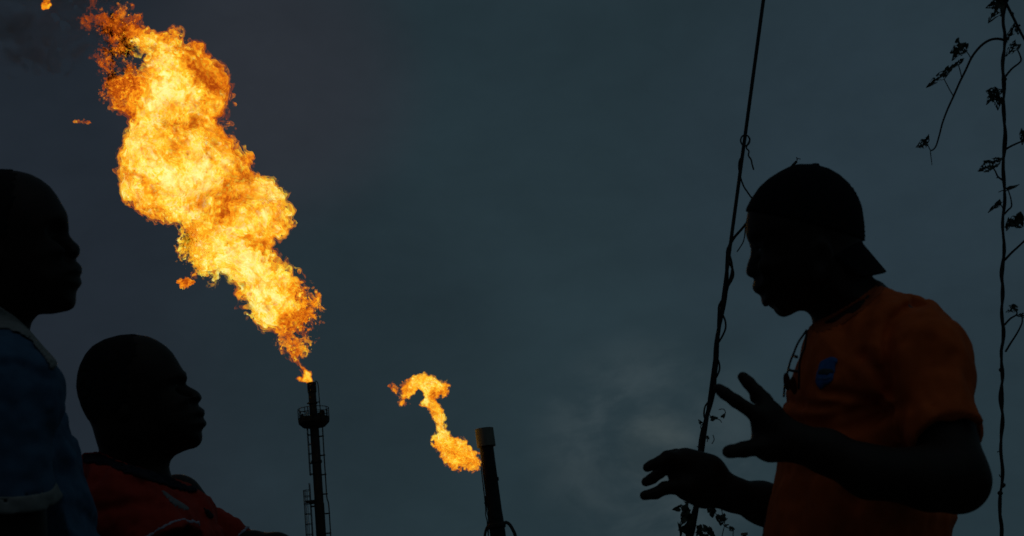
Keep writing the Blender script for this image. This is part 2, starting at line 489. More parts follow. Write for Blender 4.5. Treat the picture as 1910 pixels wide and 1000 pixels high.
def legs(parent, hip, face, skinless=True):
    """trousers and shoes in world space; hip = centre of the pelvis, face = unit facing direction on the ground"""
    face = np.array(face, float); face /= np.linalg.norm(face); lat = np.array([-face[1], face[0], 0])
    f = Field(hip + np.array([-.34, -.34, -hip[2] + .03]), hip + np.array([.34, .34, .2]), .011)
    f.ell(hip, (.15, .15, .13), .05)
    f.cap(hip + [0, 0, .02], hip + [0, 0, .14], .135, .135, .05)
    for sg, fo in ((1, .05), (-1, -.05)):
        h0 = hip + lat * sg * .09 + np.array([0, 0, -.03]); kn = hip + lat * sg * .11 + face * (fo + .02); kn[2] = hip[2] * .54
        an = hip + lat * sg * .12 + face * fo * 1.4; an[2] = .09
        f.cap(h0, kn, .098, .072, .04); f.cap(kn, an, .072, .062, .03)
    n = gnoise(f.v.shape, 14, 5, (1, 1, .6)); f.v += n * .004
    V, F = surface_nets(f.v, f.lo, f.h); mesh('trousers', V, F, M['trousers'], parent)
    for sg, fo in ((1, .05), (-1, -.05)):
        an = hip + lat * sg * .12 + face * fo * 1.4
        g = Field(np.array([an[0] - .25, an[1] - .25, -.02]), np.array([an[0] + .25, an[1] + .25, .16]), .006)
        a = np.array([an[0], an[1], .045])
        g.cap(a - face * .06, a + face * .10, .044, .040, .02); g.cap(a + face * .08, a + face * .17 - [0, 0, .012], .042, .030, .02)
        g.cap(a, a + [0, 0, .06], .046, .044, .02)
        X, Y, Z = np.meshgrid(*g.ax, indexing='ij', sparse=True)
        g.v = np.maximum(g.v, 0.0 - (Z - .0)).astype(np.float32)
        V, F = surface_nets(g.v, g.lo, g.h); mesh('shoe', V, F, M['shoe'], parent)

def patch(shirt_v, f, poly, d, lift, zside=0.0):
    """a printed patch: the near skin of the garment inside an outline, raised by lift"""
    lim = f.outline_limit(poly, d)
    _, X, Y, Z = f.win([-99] * 3, [99] * 3)
    v = np.maximum(np.maximum(shirt_v - lift, lim), -(shirt_v + .006))
    return np.maximum(v, (-d - zside) - Z).astype(np.float32)

# ================= the man in the orange jersey =================
D = 2.26
hip = wp(1610, 1165, D); base = np.array([hip[0], hip[1], 0])
P1 = thing('person', base, 'man in an orange jersey and backwards cap gesturing with both hands raised', 'person')
f = Field(cp(1190, 1230, 2.45) * [1, 1, 0] + [-.02, -.02, -2.62], cp(1860, 290, 2.3) * [1, 1, 0] + [.03, .03, -1.80], .0036)
headA = zz(1340, 280, 2.941, [(440, 92), (520, 92), (600, 114), (655, 146), (700, 186), (735, 230), (755, 268), (772, 312), (780, 360), (786, 410), (788, 455),
    (790, 500), (812, 560), (834, 640), (838, 680), (850, 710), (880, 742), (900, 790), (900, 860), (800, 960), (640, 1040), (560, 1010),
    (533, 955), (520, 930), (500, 900), (475, 883), (440, 882), (415, 895), (390, 908), (360, 918), (335, 912), (310, 890), (300, 868), (288, 851), (276, 850),
    (262, 863), (250, 858), (236, 838), (234, 812), (230, 796), (205, 786), (190, 768), (184, 748), (194, 720), (196, 704), (180, 700), (160, 691), (150, 672), (153, 650),
    (163, 612), (176, 580), (177, 562), (177, 545), (178, 524), (165, 505), (151, 470), (149, 430), (152, 390), (160, 340), (192, 277), (237, 212), (287, 167), (342, 132), (402, 102)])
yn = cp(0, 565, D)[1]
f.inflate(headA, D, lambda Y: np.interp(Y, [cp(0, 610, D)[1], cp(0, 540, D)[1]], [.060, .079]), .088, .01, ex=2.0)
face_details(f, (1404, 465), (1512, 488), D, .079, 1)
headv = f.v.copy()
torsoA = [(1535, 606), (1600, 560), (1643, 536), (1680, 556), (1725, 590), (1752, 640), (1768, 700), (1776, 780), (1776, 880), (1772, 1000), (1768, 1130), (1750, 1230), (1470, 1230), (1445, 1130), (1442, 1000),
          (1446, 920), (1455, 850), (1468, 770), (1484, 715), (1498, 665), (1514, 625)]
f.inflate(torsoA, D, .153, .12, .03)
# arms: near arm then far arm
SH, EL, WR = cp(1716, 655, 2.10), cp(1786, 893, 1.97), cp(1478, 824, 1.965)
f.cap(SH, (SH + EL) / 2, .050, .046, .03); f.cap((SH + EL) / 2, EL, .046, .042, .02)
f.cap(cp(1770, 880, 1.97), cp(1783, 904, 1.97), .043, .035, .02)
f.chain([EL, cp(1735, 893, 1.95), cp(1620, 880, 1.95), cp(1540, 842, 1.96), WR], [.041, .042, .0345, .0285, .0242], .016)
fE, fW = cp(1570, 1010, 2.46), cp(1366, 922, 2.38)
fS = cp(1690, 690, 2.43)
f.cap(fS, fE, .058, .044, .03); f.chain([fE, cp(1480, 962, 2.42), cp(1420, 938, 2.40), fW], [.046, .043, .034, .0245], .015)
# near hand (open, palm towards the far man)
d = 1.965
q = lambda x, y, dz=0: cp(1180 + x / 2.5, 600 + y / 2.5, d + dz)
f.cap(WR, q(655, 545), .0250, .026, .014, ((0, 0, 1), .8)); f.cap(q(690, 540), q(640, 440), .027, .020, .012, ((0, 0, 1), .8))
f.cap(q(655, 560), q(622, 575), .024, .018, .012, ((0, 0, 1), .9)); f.cap(q(650, 500), q(625, 470), .022, .021, .012, ((0, 0, 1), .8))
finger(f, [q(630, 470, -.006), q(575, 432, -.01), q(480, 370, -.012), q(430, 335, -.008), q(402, 313, -.004)], [.0135, .0105, .0090, .0084, .0078])
finger(f, [q(640, 440, .006), q(612, 365, .012), q(580, 330, .016), q(540, 285, .022), q(514, 258, .024)], [.0130, .0108, .0098, .0088, .0078])
finger(f, [q(648, 440, .022), q(622, 372, .030), q(590, 345, .034), q(575, 352, .026), q(572, 360, .020)], [.0120, .0100, .0088, .0080, .0074])
finger(f, [q(655, 460, .034), q(632, 400, .042), q(608, 375, .044), q(600, 386, .036), q(600, 396, .030)], [.0105, .0086, .0076, .0070, .0066])
finger(f, [q(640, 585, -.008), q(590, 583, -.016), q(520, 596, -.024), q(455, 606, -.028)], [.0180, .0125, .0108, .0092], k0=.014)
f.cap(q(455, 606, -.028), q(446, 607, -.028), .0096, .0086, .002)
# far hand (fingers curled round, as if holding a ball)
d = 2.38
f.cap(fW, q(330, 745), .028, .036, .016, ((0, 0, 1), .75)); f.cap(q(340, 755), q(260, 720), .036, .034, .014, ((0, 0, 1), .7))
f.cap(q(350, 700), q(245, 660), .030, .026, .012, ((0, 0, 1), .75)); f.cap(q(330, 790), q(255, 772), .026, .020, .012, ((0, 0, 1), .8))
finger(f, [q(240, 655, -.010), q(165, 636, -.018), q(128, 655, -.022), q(92, 668, -.02), q(68, 680, -.02)], [.0150, .0125, .0100, .0086, .0080])
finger(f, [q(235, 665, .010), q(172, 660, .012), q(125, 704, .006), q(92, 732, 0), q(62, 748, -.004)], [.0150, .0125, .0100, .0090, .0082])
finger(f, [q(250, 640, .024), q(205, 622, .034), q(172, 626, .036), q(160, 660, .030), q(165, 690, .02)], [.0140, .0105, .0092, .0086, .0080])
finger(f, [q(268, 650, .038), q(232, 640, .048), q(206, 650, .048), q(205, 680, .040), q(212, 700, .03)], [.0120, .0092, .0082, .0072, .0060])
finger(f, [q(255, 775, -.02), q(200, 770, -.028), q(150, 776, -.034), q(110, 800, -.036), q(56, 811, -.036)], [.0180, .0125, .0108, .0096, .0084], k0=.014)
body1 = f.build('body', M['skin'], P1)
eyeballs(P1, (1402, 466), D, .079, 1)
# cap worn backwards: crown + brim
below = f.half(cp(1395, 396, D), cp(1395, 396, D) * 0 + np.array([-.25, -1, 0.0]))
_, X, Y, Z = f.win([-99] * 3, [99] * 3)
rib = .0009 * np.sin(Y * 900) * (X > cp(1585, 0, D)[0])
capv = smax(headv - .0042 - rib, below, .004).astype(np.float32)
cap_o = f.build('cap', M['cap'], P1, capv)
mb = MB(); V = []; nu, nt = 14, 25
for i in range(nu + 1):
    u = i / nu
    for j in range(nt):
        t = -1 + 2 * j / (nt - 1)
        a = cp(1604, 449, D); b = cp(1652, 506, D); lo_ = cp(1622, 512, D)
        p = a + (b - a) * u * (1 - .30 * t * t)
        p = p + np.array([-.058 * t * t * (1 - .25 * u), -.020 * t * t * (.5 + .5 * u) - .003 * t * t, t * .074])
        p[1] -= .012 * t ** 4 * (1 - u)
        V.append(p)
F = [(i * nt + j, i * nt + j + 1, (i + 1) * nt + j + 1, (i + 1) * nt + j) for i in range(nu) for j in range(nt - 1)]
brim = mesh('brim', c2w(np.array(V)), F, M['cap'], cap_o)
so_ = brim.modifiers.new('thick', 'SOLIDIFY'); so_.thickness = .0035
mb = MB().lathe([(0.0001, .004), (.005, .0035), (.007, .0005), (.007, -.004)], 14)
Rm = np.stack([RT, -FW, UP], 1)
mesh('button', np.array(mb.V) @ Rm.T + wp(1521, 309, D), mb.F, M['cap'], cap_o)
# jersey
g = Field.like(f)
shirtA = [(1519, 605), (1560, 590), (1600, 562), (1643, 531), (1665, 542), (1700, 556), (1735, 580), (1760, 620), (1776, 690), (1784, 780), (1783, 880), (1778, 950), (1781, 966), (1776, 985), (1772, 1010), (1772, 1150), (1765, 1215), (1455, 1215), (1432, 1130), (1429, 1000),
          (1432, 955), (1439, 908), (1447, 880), (1449, 852), (1455, 800), (1461, 756), (1471, 728), (1480, 706), (1488, 675), (1497, 645), (1507, 618)]
g.inflate(shirtA, D, .185, .12, .02)
sE = cp(1762, 806, 2.005)
g.chain([cp(1700, 640, 2.13), cp(1720, 672, 2.09), sE], [.062, .060, .0555], .05)
g.cap(cp(1700, 640, 2.36), cp(1640, 860, 2.46), .072, .075, .05)
ax_ = sE - cp(1720, 672, 2.09); ax_ /= np.linalg.norm(ax_)
# sleeve opening: cut and hollow, hem dips to the front
hemn = ax_ + np.array([.10, -.10, .75]); hemn /= np.linalg.norm(hemn)
arm_end = Field.like(f); arm_end.cap(cp(1755, 735, 2.04), cp(1815, 960, 1.93), .085, .10, 0)
hem_p = cp(1775, 774, 1.965)
cut = g.half(hem_p, hemn)
near = (Z > -2.16)
g.v = np.where(near & (arm_end.v < .0), np.maximum(g.v, np.minimum(cut, .03)), g.v)
g2 = Field.like(f); g2.cap(cp(1738, 710, 2.06), EL, .0490, .0480, 0)
g.v = np.where(near & (cut > -.022) & (arm_end.v < .03), smax(g.v, -g2.v, .004), g.v)
n1 = gnoise(g.v.shape, 26, 3, (1, 2.2, .8)); n2 = gnoise(g.v.shape, 11, 4, (1, 1.8, 1))
g.v += np.clip(n1, -2, 2) * .0022 + np.clip(n2, -2, 2) * .0007
for ln, a_, w_ in ((zz(1430, 520, 2.083, [(600, 95), (540, 120), (495, 160), (470, 220), (472, 330), (490, 450)]), .010, .010),
                   (zz(1430, 520, 2.083, [(110, 560), (220, 555), (330, 520), (430, 490)]), .007, .011),
                   (zz(1430, 520, 2.083, [(150, 600), (300, 585), (420, 545), (500, 500)]), .008, .012),
                   (zz(1430, 520, 2.083, [(230, 440), (330, 455), (430, 470)]), .005, .009),
                   (zz(1430, 520, 2.083, [(380, 300), (430, 360), (460, 430)]), .006, .012),
                   (zz(1430, 520, 2.083, [(90, 480), (180, 500), (280, 495)]), .005, .009),
                   (zz(1430, 520, 2.083, [(640, 250), (600, 380), (560, 480)]), .006, .016),
                   (zz(1430, 520, 2.083, [(720, 300), (700, 400), (650, 480)]), .005, .014)):
    g.crease(ln, D, a_ * 1.4, w_)
g.v = g.v.astype(np.float32)
sh1 = g.build('jersey', M['orange'], P1)
# rib collar: a band following the neckline
lim = f.outline_limit([(1505, 612), (1521, 600), (1560, 582), (1602, 556), (1640, 526), (1652, 533), (1646, 549), (1610, 580), (1568, 608), (1526, 624)], D)
neck = Field.like(f); neck.v = np.maximum(np.minimum(headv - .007, g.v - .0012), lim).astype(np.float32)
neck.build('collar', M['orange_rib'], sh1)
bdg = zz(1450, 600, 6.25, [(490, 470), (600, 412), (660, 410), (718, 425), (690, 500), (668, 600), (650, 680), (600, 730), (500, 806), (470, 765), (438, 705), (455, 600), (478, 540)])
b_o = f.build('badge', M['badge'], sh1, patch(g.v, f, bdg, D, .0016))
f.build('emblem_band', M['badgeband'], b_o, patch(g.v, f, zz(1450, 600, 6.25, [(478, 556), (560, 540), (672, 548), (660, 610), (560, 622), (462, 618)]), D, .0026))
f.build('emblem_band', M['badgelight'], b_o, patch(g.v, f, zz(1450, 600, 6.25, [(456, 640), (560, 648), (648, 636), (640, 668), (560, 690), (448, 690)]), D, .0026))
legs(P1, hip, (-1, 0, 0))
# sunglasses hooked on the neckline
SG = thing('sunglasses', wp(1478, 715, 2.23), 'dark sunglasses hanging folded from the neckline of the orange jersey', 'sunglasses')
k = 6.25
for off, ln in ((0, [(345, 95), (300, 160), (240, 250), (190, 370), (150, 470), (118, 590), (96, 680), (82, 780), (74, 880)]), (.03, [(345, 95), (335, 180), (320, 300), (285, 380), (262, 470), (255, 560), (252, 660), (250, 790)])):
    mb = MB().tube(spline([wp(1450 + x / k, 600 + y / k, 2.235 - off * 3) for x, y in ln], 5), .0017, 8); mb.build('temple', M['plastic'], SG)
mb = MB().tube(spline([wp(1450 + x / k, 600 + y / k, 2.19) for x, y in [(130, 560), (185, 575), (250, 580)]], 5), .0022, 8); mb.build('bridge', M['plastic'], SG)
mb = MB().tube([wp(1450 + 205 / k, 600 + 405 / k, 2.23), wp(1450 + 225 / k, 600 + 412 / k, 2.2)], .0026, 8); mb.build('nose_pad', M['plastic'], SG)
for cx, cy, dd in ((112, 700, 2.215), (190, 745, 2.15)):
    V = []; F = []
    nn = 20
    for s_ in (-1, 1):
        for i in range(nn):
            a = 2 * math.pi * i / nn
            x, y = 42 * math.cos(a) + 12 * math.sin(a), 105 * math.sin(a)
            V.append(wp(1450 + (cx + x) / k, 600 + (cy + y) / k, dd + s_ * .002 + .012 * math.cos(a)))
    F = [tuple(range(nn - 1, -1, -1)), tuple(range(nn, 2 * nn))] + [(i, (i + 1) % nn, nn + (i + 1) % nn, nn + i) for i in range(nn)]
    mesh('lens', V, F, M['lens'], SG, smooth=False)

# ================= the seated-looking man in the red polo =================
D = 2.80
hip = wp(205, 1290, D); base = np.array([hip[0], hip[1], 0])
P2 = thing('person', base, 'man in a red polo shirt with white cuff lines, chin raised towards the speaker', 'person')
f = Field(cp(95, 1345, 2.95) * [1, 1, 0] + [-.05, -.02, -3.12], cp(640, 610, 2.9) * [1, 1, 0] + [.08, .03, -2.38], .0046)
headB = zz(130, 600, 2.5, [(230, 67), (310, 60), (365, 68), (410, 88), (450, 115), (480, 145), (505, 185), (525, 220), (544, 245), (550, 262), (545, 280), (539, 292), (560, 305), (590, 320), (612, 340), (617, 358), (610, 372), (599, 379), (598, 389),
    (610, 398), (628, 411), (632, 428), (626, 443), (615, 449), (628, 455), (640, 470), (635, 488), (621, 499), (615, 512), (620, 535), (616, 560), (602, 580), (580, 592), (555, 596), (520, 610), (490, 625), (470, 650), (463, 680), (462, 730), (470, 790),
    (300, 800), (120, 700), (138, 605), (125, 565), (105, 495), (85, 450), (60, 405), (42, 350), (33, 300), (38, 250), (50, 205), (75, 155), (110, 115), (165, 85)])
f.inflate(headB, D, lambda Y: np.interp(Y, [cp(0, 850, D)[1], cp(0, 800, D)[1]], [.062, .078]), .088, .01)
face_details(f, (341, 714), (250, 742), D, .078, -1)
headv = f.v.copy()
torsoB = [(190, 862), (240, 880), (310, 892), (350, 925), (385, 960), (400, 1020), (395, 1150), (375, 1340), (165, 1340), (150, 1150), (152, 1000), (158, 900)]
f.inflate(torsoB, D, .158, .13, .03)
EL = cp(362, 1120, 2.58); SH = cp(232, 955, 2.64)
f.cap(SH, EL, .054, .044, .03); f.chain([EL, cp(455, 1125, 2.60), cp(555, 1105, 2.66)], [.046, .040, .026], .015)
rest_hand(f, cp(555, 1105, 2.66), (1, .1, -.15), (0, -1, .2), (0, .3, -1))
fE = cp(420, 1040, 2.98); fS = cp(330, 935, 2.97)
f.cap(fS, fE, .056, .044, .03); f.chain([fE, cp(470, 1028, 2.95), cp(515, 1028, 2.92), cp(590, 1052, 2.86)], [.044, .040, .036, .026], .012)
rest_hand(f, cp(590, 1052, 2.86), (1, -.25, .2), (0, -1, 0), (0, .3, 1))
f.build('body', M['skin'], P2); eyeballs(P2, (343, 714), D, .078, -1)
hl = f.outline_limit(zz(130, 600, 2.5, [(300, 40), (315, 100), (310, 150), (285, 200), (278, 260), (285, 330), (270, 380), (230, 420), (150, 470), (60, 460), (0, 300), (60, 60)]), D)
hl = hl + gnoise(f.v.shape, 4, 61) * .0035 + gnoise(f.v.shape, 12, 62) * .003
f.build('hair', M['hair'], P2, np.maximum(smax(headv - .0018, hl, .006), -(headv + .004)).astype(np.float32))
g = Field.like(f)
shirtB = [(156, 852), (200, 856), (255, 872), (312, 889), (334, 898), (354, 906), (369, 914), (386, 924), (402, 938), (415, 965), (420, 1010), (410, 1150), (392, 1330), (150, 1330), (132, 1150), (138, 1000), (148, 900)]
g.inflate(shirtB, D, .19, .13, .02)
g.chain([cp(208, 940, 2.68), cp(232, 955, 2.64), cp(306, 1032, 2.575)], [.064, .070, .0700], .04)
g.chain([cp(345, 972, 2.95), cp(385, 992, 2.97), cp(418, 1008, 2.97), cp(446, 1028, 2.97)], [.052, .048, .046, .046], .015)
cut = g.half(cp(297, 1010, 2.56), np.array([.62, -.86, .30]))
arm_end = Field.like(f); arm_end.cap(cp(285, 985, 2.6), cp(365, 1120, 2.5), .09, .11, 0)
near = Z if False else g.win([-99] * 3, [99] * 3)[3] > -2.735
g.v = np.where(near & (arm_end.v < 0), np.maximum(g.v, np.minimum(cut, .03)), g.v)
cut2 = g.half(cp(456, 998, 2.95), np.array([.80, -.55, .1]))
arm_end2 = Field.like(f); arm_end2.cap(cp(450, 1000, 2.96), cp(540, 1050, 2.9), .08, .09, 0)
far = g.win([-99] * 3, [99] * 3)[3] < -2.86
g.v = np.where(far & (arm_end2.v < 0), np.maximum(g.v, np.minimum(cut2, .03)), g.v)
g2 = Field.like(f); g2.cap(cp(280, 990, 2.6), EL, .060, .054, 0); g.v = np.where(near & (cut > -.022) & (arm_end.v < .03), smax(g.v, -g2.v, .004), g.v)
n1 = gnoise(g.v.shape, 20, 13, (1, 1.6, 1)); n2 = gnoise(g.v.shape, 9, 14)
g.v += np.clip(n1, -2, 2) * .0028 + np.clip(n2, -2, 2) * .0010
for ln, a_, w_ in ((zz(130, 600, 2.5, [(80, 745), (160, 735), (250, 740), (330, 770)]), .007, .012), (zz(130, 600, 2.5, [(120, 885), (220, 870), (320, 850), (400, 845)]), .008, .012),
                   (zz(130, 600, 2.5, [(560, 800), (600, 850), (640, 930)]), .008, .012), (zz(130, 600, 2.5, [(690, 835), (705, 880), (690, 940)]), .010, .012),
                   (zz(130, 600, 2.5, [(760, 890), (765, 930), (740, 980)]), .010, .010), (zz(130, 600, 2.5, [(800, 930), (790, 975)]), .008, .008)):
    g.crease(ln, D, a_, w_)
g.v = g.v.astype(np.float32)
sh2 = g.build('polo_shirt', M['red'], P2)
band = lambda c0, w_: np.maximum(c0, -c0 - w_)
zone = np.where(near, np.maximum(arm_end.v, -.02), 1)
cutw = g.half(cp(297, 1010, 2.56), np.array([.62, -.86, .30]))
sleeve = Field.like(f); sleeve.cap(cp(232, 955, 2.64), cp(306, 1032, 2.575), .070, .0700, 0)
g.build('cuff_line', M['white'], sh2, np.maximum(np.maximum(np.maximum(g.v - .0018, band(cutw + .006, .007)), np.where(near, -.01, 1)), sleeve.v - .03).astype(np.float32))
sleeve2 = Field.like(f); sleeve2.cap(cp(418, 1008, 2.97), cp(446, 1028, 2.97), .047, .047, 0)
g.build('cuff_line', M['white'], sh2, np.maximum(np.maximum(np.maximum(g.v - .0018, band(cut2 + .004, .007)), np.where(far, -.01, 1)), sleeve2.v - .03).astype(np.float32))
colB = zz(130, 600, 2.5, [(58, 612), (140, 604), (200, 632), (280, 664), (380, 694), (464, 716), (520, 750), (562, 766), (584, 760), (600, 792), (560, 800), (470, 770), (370, 742), (260, 706), (170, 668), (60, 662)])
lim = f.outline_limit(colB, D)
base_ = np.minimum(headv - .010, g.v - .004)
shell = np.maximum(np.maximum(base_, -(base_ + .006)), lim).astype(np.float32)
c_o = g.build('collar', M['navy'], sh2, shell)
for pl in ([(58, 614), (140, 605), (200, 633), (280, 665), (380, 695), (464, 718), (464, 728), (378, 704), (276, 675), (196, 644), (138, 615), (58, 624)],
           [(60, 650), (170, 655), (262, 692), (370, 728), (440, 748), (438, 756), (368, 738), (258, 702), (168, 664), (60, 662)]):
    l2 = f.outline_limit(zz(130, 600, 2.5, pl), D)
    g.build('collar_trim', M['red'], c_o, np.maximum(np.maximum(base_ - .0016, -(base_ + .004)), l2).astype(np.float32), True)
for pl, mm, nm in ((zz(270, 820, 5.557, [(140, 500), (190, 520), (300, 600), (400, 660), (490, 725), (420, 745), (340, 720), (250, 640), (180, 570)]), 'greyprint', 'chest_stripe'),
                   (zz(270, 820, 5.557, [(600, 690), (660, 720), (730, 800), (690, 835), (640, 800)]), 'blackprint', 'chest_print'),
                   (zz(270, 820, 5.557, [(700, 610), (730, 660), (745, 740), (715, 690)]), 'blackprint', 'chest_print')):
    g.build(nm, M[mm], sh2, patch(g.v, f, pl, D, .0016, .05), True)
legs(P2, hip, (1, 0, 0))

# ================= the man in the blue polo =================
D = 2.25
hip = wp(10, 1195, D); base = np.array([hip[0], hip[1], 0])
P3 = thing('person', base, 'man in a blue polo shirt with pale collar and cuff, half out of view', 'person')
f = Field(cp(-290, 1245, 2.35) * [1, 1, 0] + [-.02, -.02, -2.56], cp(400, 300, 2.2) * [1, 1, 0] + [.03, .03, -1.84], .0042)
headC = zz(0, 300, 2.5, [(0, 43), (80, 46), (140, 61), (190, 86), (235, 121), (268, 165), (290, 205), (311, 240), (317, 262), (319, 288), (322, 315), (321, 345), (345, 375), (368, 394), (375, 415), (372, 435), (362, 450), (347, 460), (352, 467), (370, 478), (383, 500), (383, 524), (370, 540),
    (380, 557), (382, 574), (371, 590), (361, 600), (355, 620), (355, 660), (345, 685), (320, 700), (280, 708), (245, 715), (180, 716), (150, 750), (132, 790), (120, 860), (-150, 900), (-190, 780), (-180, 640), (-215, 560), (-240, 460), (-245, 350), (-225, 240), (-180, 145), (-110, 75)])
f.inflate(headC, D, lambda Y: np.interp(Y, [cp(0, 610, D)[1], cp(0, 560, D)[1]], [.064, .079]), .088, .01)
face_details(f, (116, 432), (24, 455), D, .079, -1)
headv = f.v.copy()
torsoC = [(45, 620), (80, 680), (92, 730), (125, 800), (148, 870), (165, 940), (178, 1010), (185, 1100), (180, 1240), (-165, 1240), (-170, 1000), (-150, 800), (-110, 680), (-60, 620)]
f.inflate([(x - (9 if x > 0 else -9), y) for x, y in torsoC], D, .152, .13, .03)
SH, EL, WR = cp(8, 735, 2.06), cp(30, 1075, 2.02), cp(100, 1250, 1.95)
f.cap(SH, EL, .050, .046, .03); f.cap(EL, cp(165, 1125, 1.97), .046, .028, .015)
f.cap(cp(-40, 740, 2.42), cp(-60, 1090, 2.46), .060, .046, .03)
f.cap(cp(-60, 1090, 2.46), cp(150, 1140, 2.40), .046, .028, .015)
rest_hand(f, cp(165, 1125, 1.97), (1, -.15, -.35), (0, -.3, -1), (.2, 1, 0))
rest_hand(f, cp(150, 1140, 2.40), (1, -.15, .3), (0, -.3, 1), (.2, 1, 0))
f.build('body', M['skin'], P3); eyeballs(P3, (114, 432), D, .079, -1)
hl = f.outline_limit(zz(0, 300, 2.5, [(60, 20), (80, 110), (70, 190), (55, 280), (40, 340), (-10, 380), (-60, 560), (-260, 600), (-330, 300), (-150, 0)]), D)
hl = hl + gnoise(f.v.shape, 4, 63) * .0035 + gnoise(f.v.shape, 12, 64) * .003
f.build('hair', M['hair'], P3, np.maximum(smax(headv - .0018, hl, .006), -(headv + .004)).astype(np.float32))
g = Field.like(f)
shirtC = zz(0, 560, 2.27, [(100, 110), (150, 190), (205, 262), (222, 312), (240, 380), (270, 455), (300, 530), (330, 600), (342, 650), (350, 720), (370, 790), (395, 870), (420, 950), (434, 1010), (440, 1150), (430, 1540), (-400, 1540), (-420, 1000), (-370, 500), (-270, 200), (-130, 90), (0, 70)])
g.inflate(shirtC, D, .185, .13, .02)
g.chain([cp(-5, 690, 2.13), cp(8, 735, 2.06), cp(28, 945, 2.03)], [.066, .072, .0585], .04)
g.chain([cp(-40, 740, 2.42), cp(-52, 945, 2.44)], [.072, .066], .04)
cut = g.half(cp(28, 939, 2.03), np.array([-.02, -1, -.10]))
arm_end = Field.like(f); arm_end.cap(cp(28, 930, 2.03), cp(32, 1090, 2.0), .095, .10, 0)
near = g.win([-99] * 3, [99] * 3)[3] > -2.115
g.v = np.where(near & (arm_end.v < 0), np.maximum(g.v, np.minimum(cut, .03)), g.v)
g2 = Field.like(f); g2.cap(cp(24, 890, 2.03), EL, .0545, .052, 0); g.v = np.where(near & (cut > -.022) & (arm_end.v < .03), smax(g.v, -g2.v, .003), g.v)
n1 = gnoise(g.v.shape, 24, 23, (1.6, 1, 1)); n2 = gnoise(g.v.shape, 10, 24)
g.v += np.clip(n1, -2, 2) * .0024 + np.clip(n2, -2, 2) * .0008
for ln, a_, w_ in ((zz(0, 560, 2.27, [(0, 275), (60, 270), (130, 290), (190, 330)]), .005, .008), (zz(0, 560, 2.27, [(110, 290), (130, 400), (170, 500), (230, 600), (245, 780)]), .006, .014),
                   (zz(0, 560, 2.27, [(290, 560), (270, 640), (265, 720)]), .008, .014), (zz(0, 560, 2.27, [(330, 880), (360, 930), (410, 980)]), .007, .012)):
    g.crease(ln, D, a_, w_)
g.v = g.v.astype(np.float32)
sh3 = g.build('polo_shirt', M['blue'], P3)
sleeve = Field.like(f); sleeve.cap(cp(8, 735, 2.06), cp(28, 945, 2.03), .072, .0585, 0)
cutw = g.half(cp(28, 939, 2.03), np.array([-.02, -1, -.10]))
g.build('cuff_band', M['pale'], sh3, np.maximum(np.maximum(np.maximum(g.v - .0022, np.maximum(cutw - .001, -cutw - .024)), np.where(near, -.01, 1)), sleeve.v - .03).astype(np.float32))
colC = zz(0, 560, 2.27, [(-260, 70), (-120, 25), (0, 25), (60, 65), (120, 120), (180, 190), (246, 262), (236, 290), (222, 306), (195, 252), (130, 168), (70, 132), (0, 122), (-120, 130), (-260, 150)])
lim = f.outline_limit(colC, D)
base_ = smin(headv - .012, g.v - .004, .01)
g.build('collar', M['pale'], sh3, np.maximum(np.maximum(base_, -(base_ + .007)), lim).astype(np.float32))
legs(P3, hip, (1, 0, 0))

def leaf_mesh(parent, p, tipdir, nrm, L, Wd, seed, holes=.2, shape='heart'):
    """one curled, insect-eaten leaf; p = leaf base (world)"""
    r = random.Random(seed)
    t = np.asarray(tipdir, float); t /= np.linalg.norm(t)
    n = np.asarray(nrm, float); n = n - t * (n @ t); n /= np.linalg.norm(n); s_ = np.cross(t, n)
    nu, nv = 26, 18
    wob = [r.uniform(-1, 1) for _ in range(6)]
    fold = r.uniform(.15, .5); curl = r.uniform(.1, .5)
    V = []
    for i in range(nu):
        u = i / (nu - 1)
        prof = (math.sin(math.pi * min(1, u * .93 + .07) ** .62)) ** .8 * (1 - .25 * u) + .02
        for j in range(nv):
            v = -1 + 2 * j / (nv - 1)
            e = 1 + .12 * math.sin(7 * u + wob[0] * 3 + (v > 0) * 2) + .07 * math.sin(17 * u + wob[1] * 5)
            x = v * prof * Wd * .5 * e
            back = -.16 * L * (abs(v) ** 1.5) * max(0, 1 - u * 4)          # heart-shaped base lobes
            z = fold * abs(x) - curl * L * (u - .3) ** 2 + .02 * L * math.sin(9 * u + 4 * v + wob[2] * 6)
            V.append(np.asarray(p) + t * (u * L + back) + s_ * x + n * z)
    blots = [(r.uniform(.12, .95), r.choice((-1, 1)) * r.uniform(.18, .95), r.uniform(.025, .095)) for _ in range(int(holes * 75))]
    F = []
    for i in range(nu - 1):
        for j in range(nv - 1):
            u, v = (i + .5) / (nu - 1), -1 + 2 * (j + .5) / (nv - 1)
            if any(((u - a) / c) ** 2 + ((v - b) / (c * 2.2)) ** 2 < 1 for a, b, c in blots): continue
            F.append((i * nv + j, i * nv + j + 1, (i + 1) * nv + j + 1, (i + 1) * nv + j))
    used = sorted({i for f in F for i in f}); mp = {o: k for k, o in enumerate(used)}
    o = mesh('leaf', np.array([V[i] for i in used]), [tuple(mp[i] for i in f) for f in F], M['leaf'], parent)
    md = o.modifiers.new('thick', 'SOLIDIFY'); md.thickness = .0007
    return o

def pxdir(a, b, d, dz=0.0):
    return wp(b[0], b[1], d + dz) - wp(a[0], a[1], d)

def ground_row(xf, d):
    y = 1000.0
    while wp(xf(y), y, d)[2] > -.02 and y < 2600: y += 4
    return y

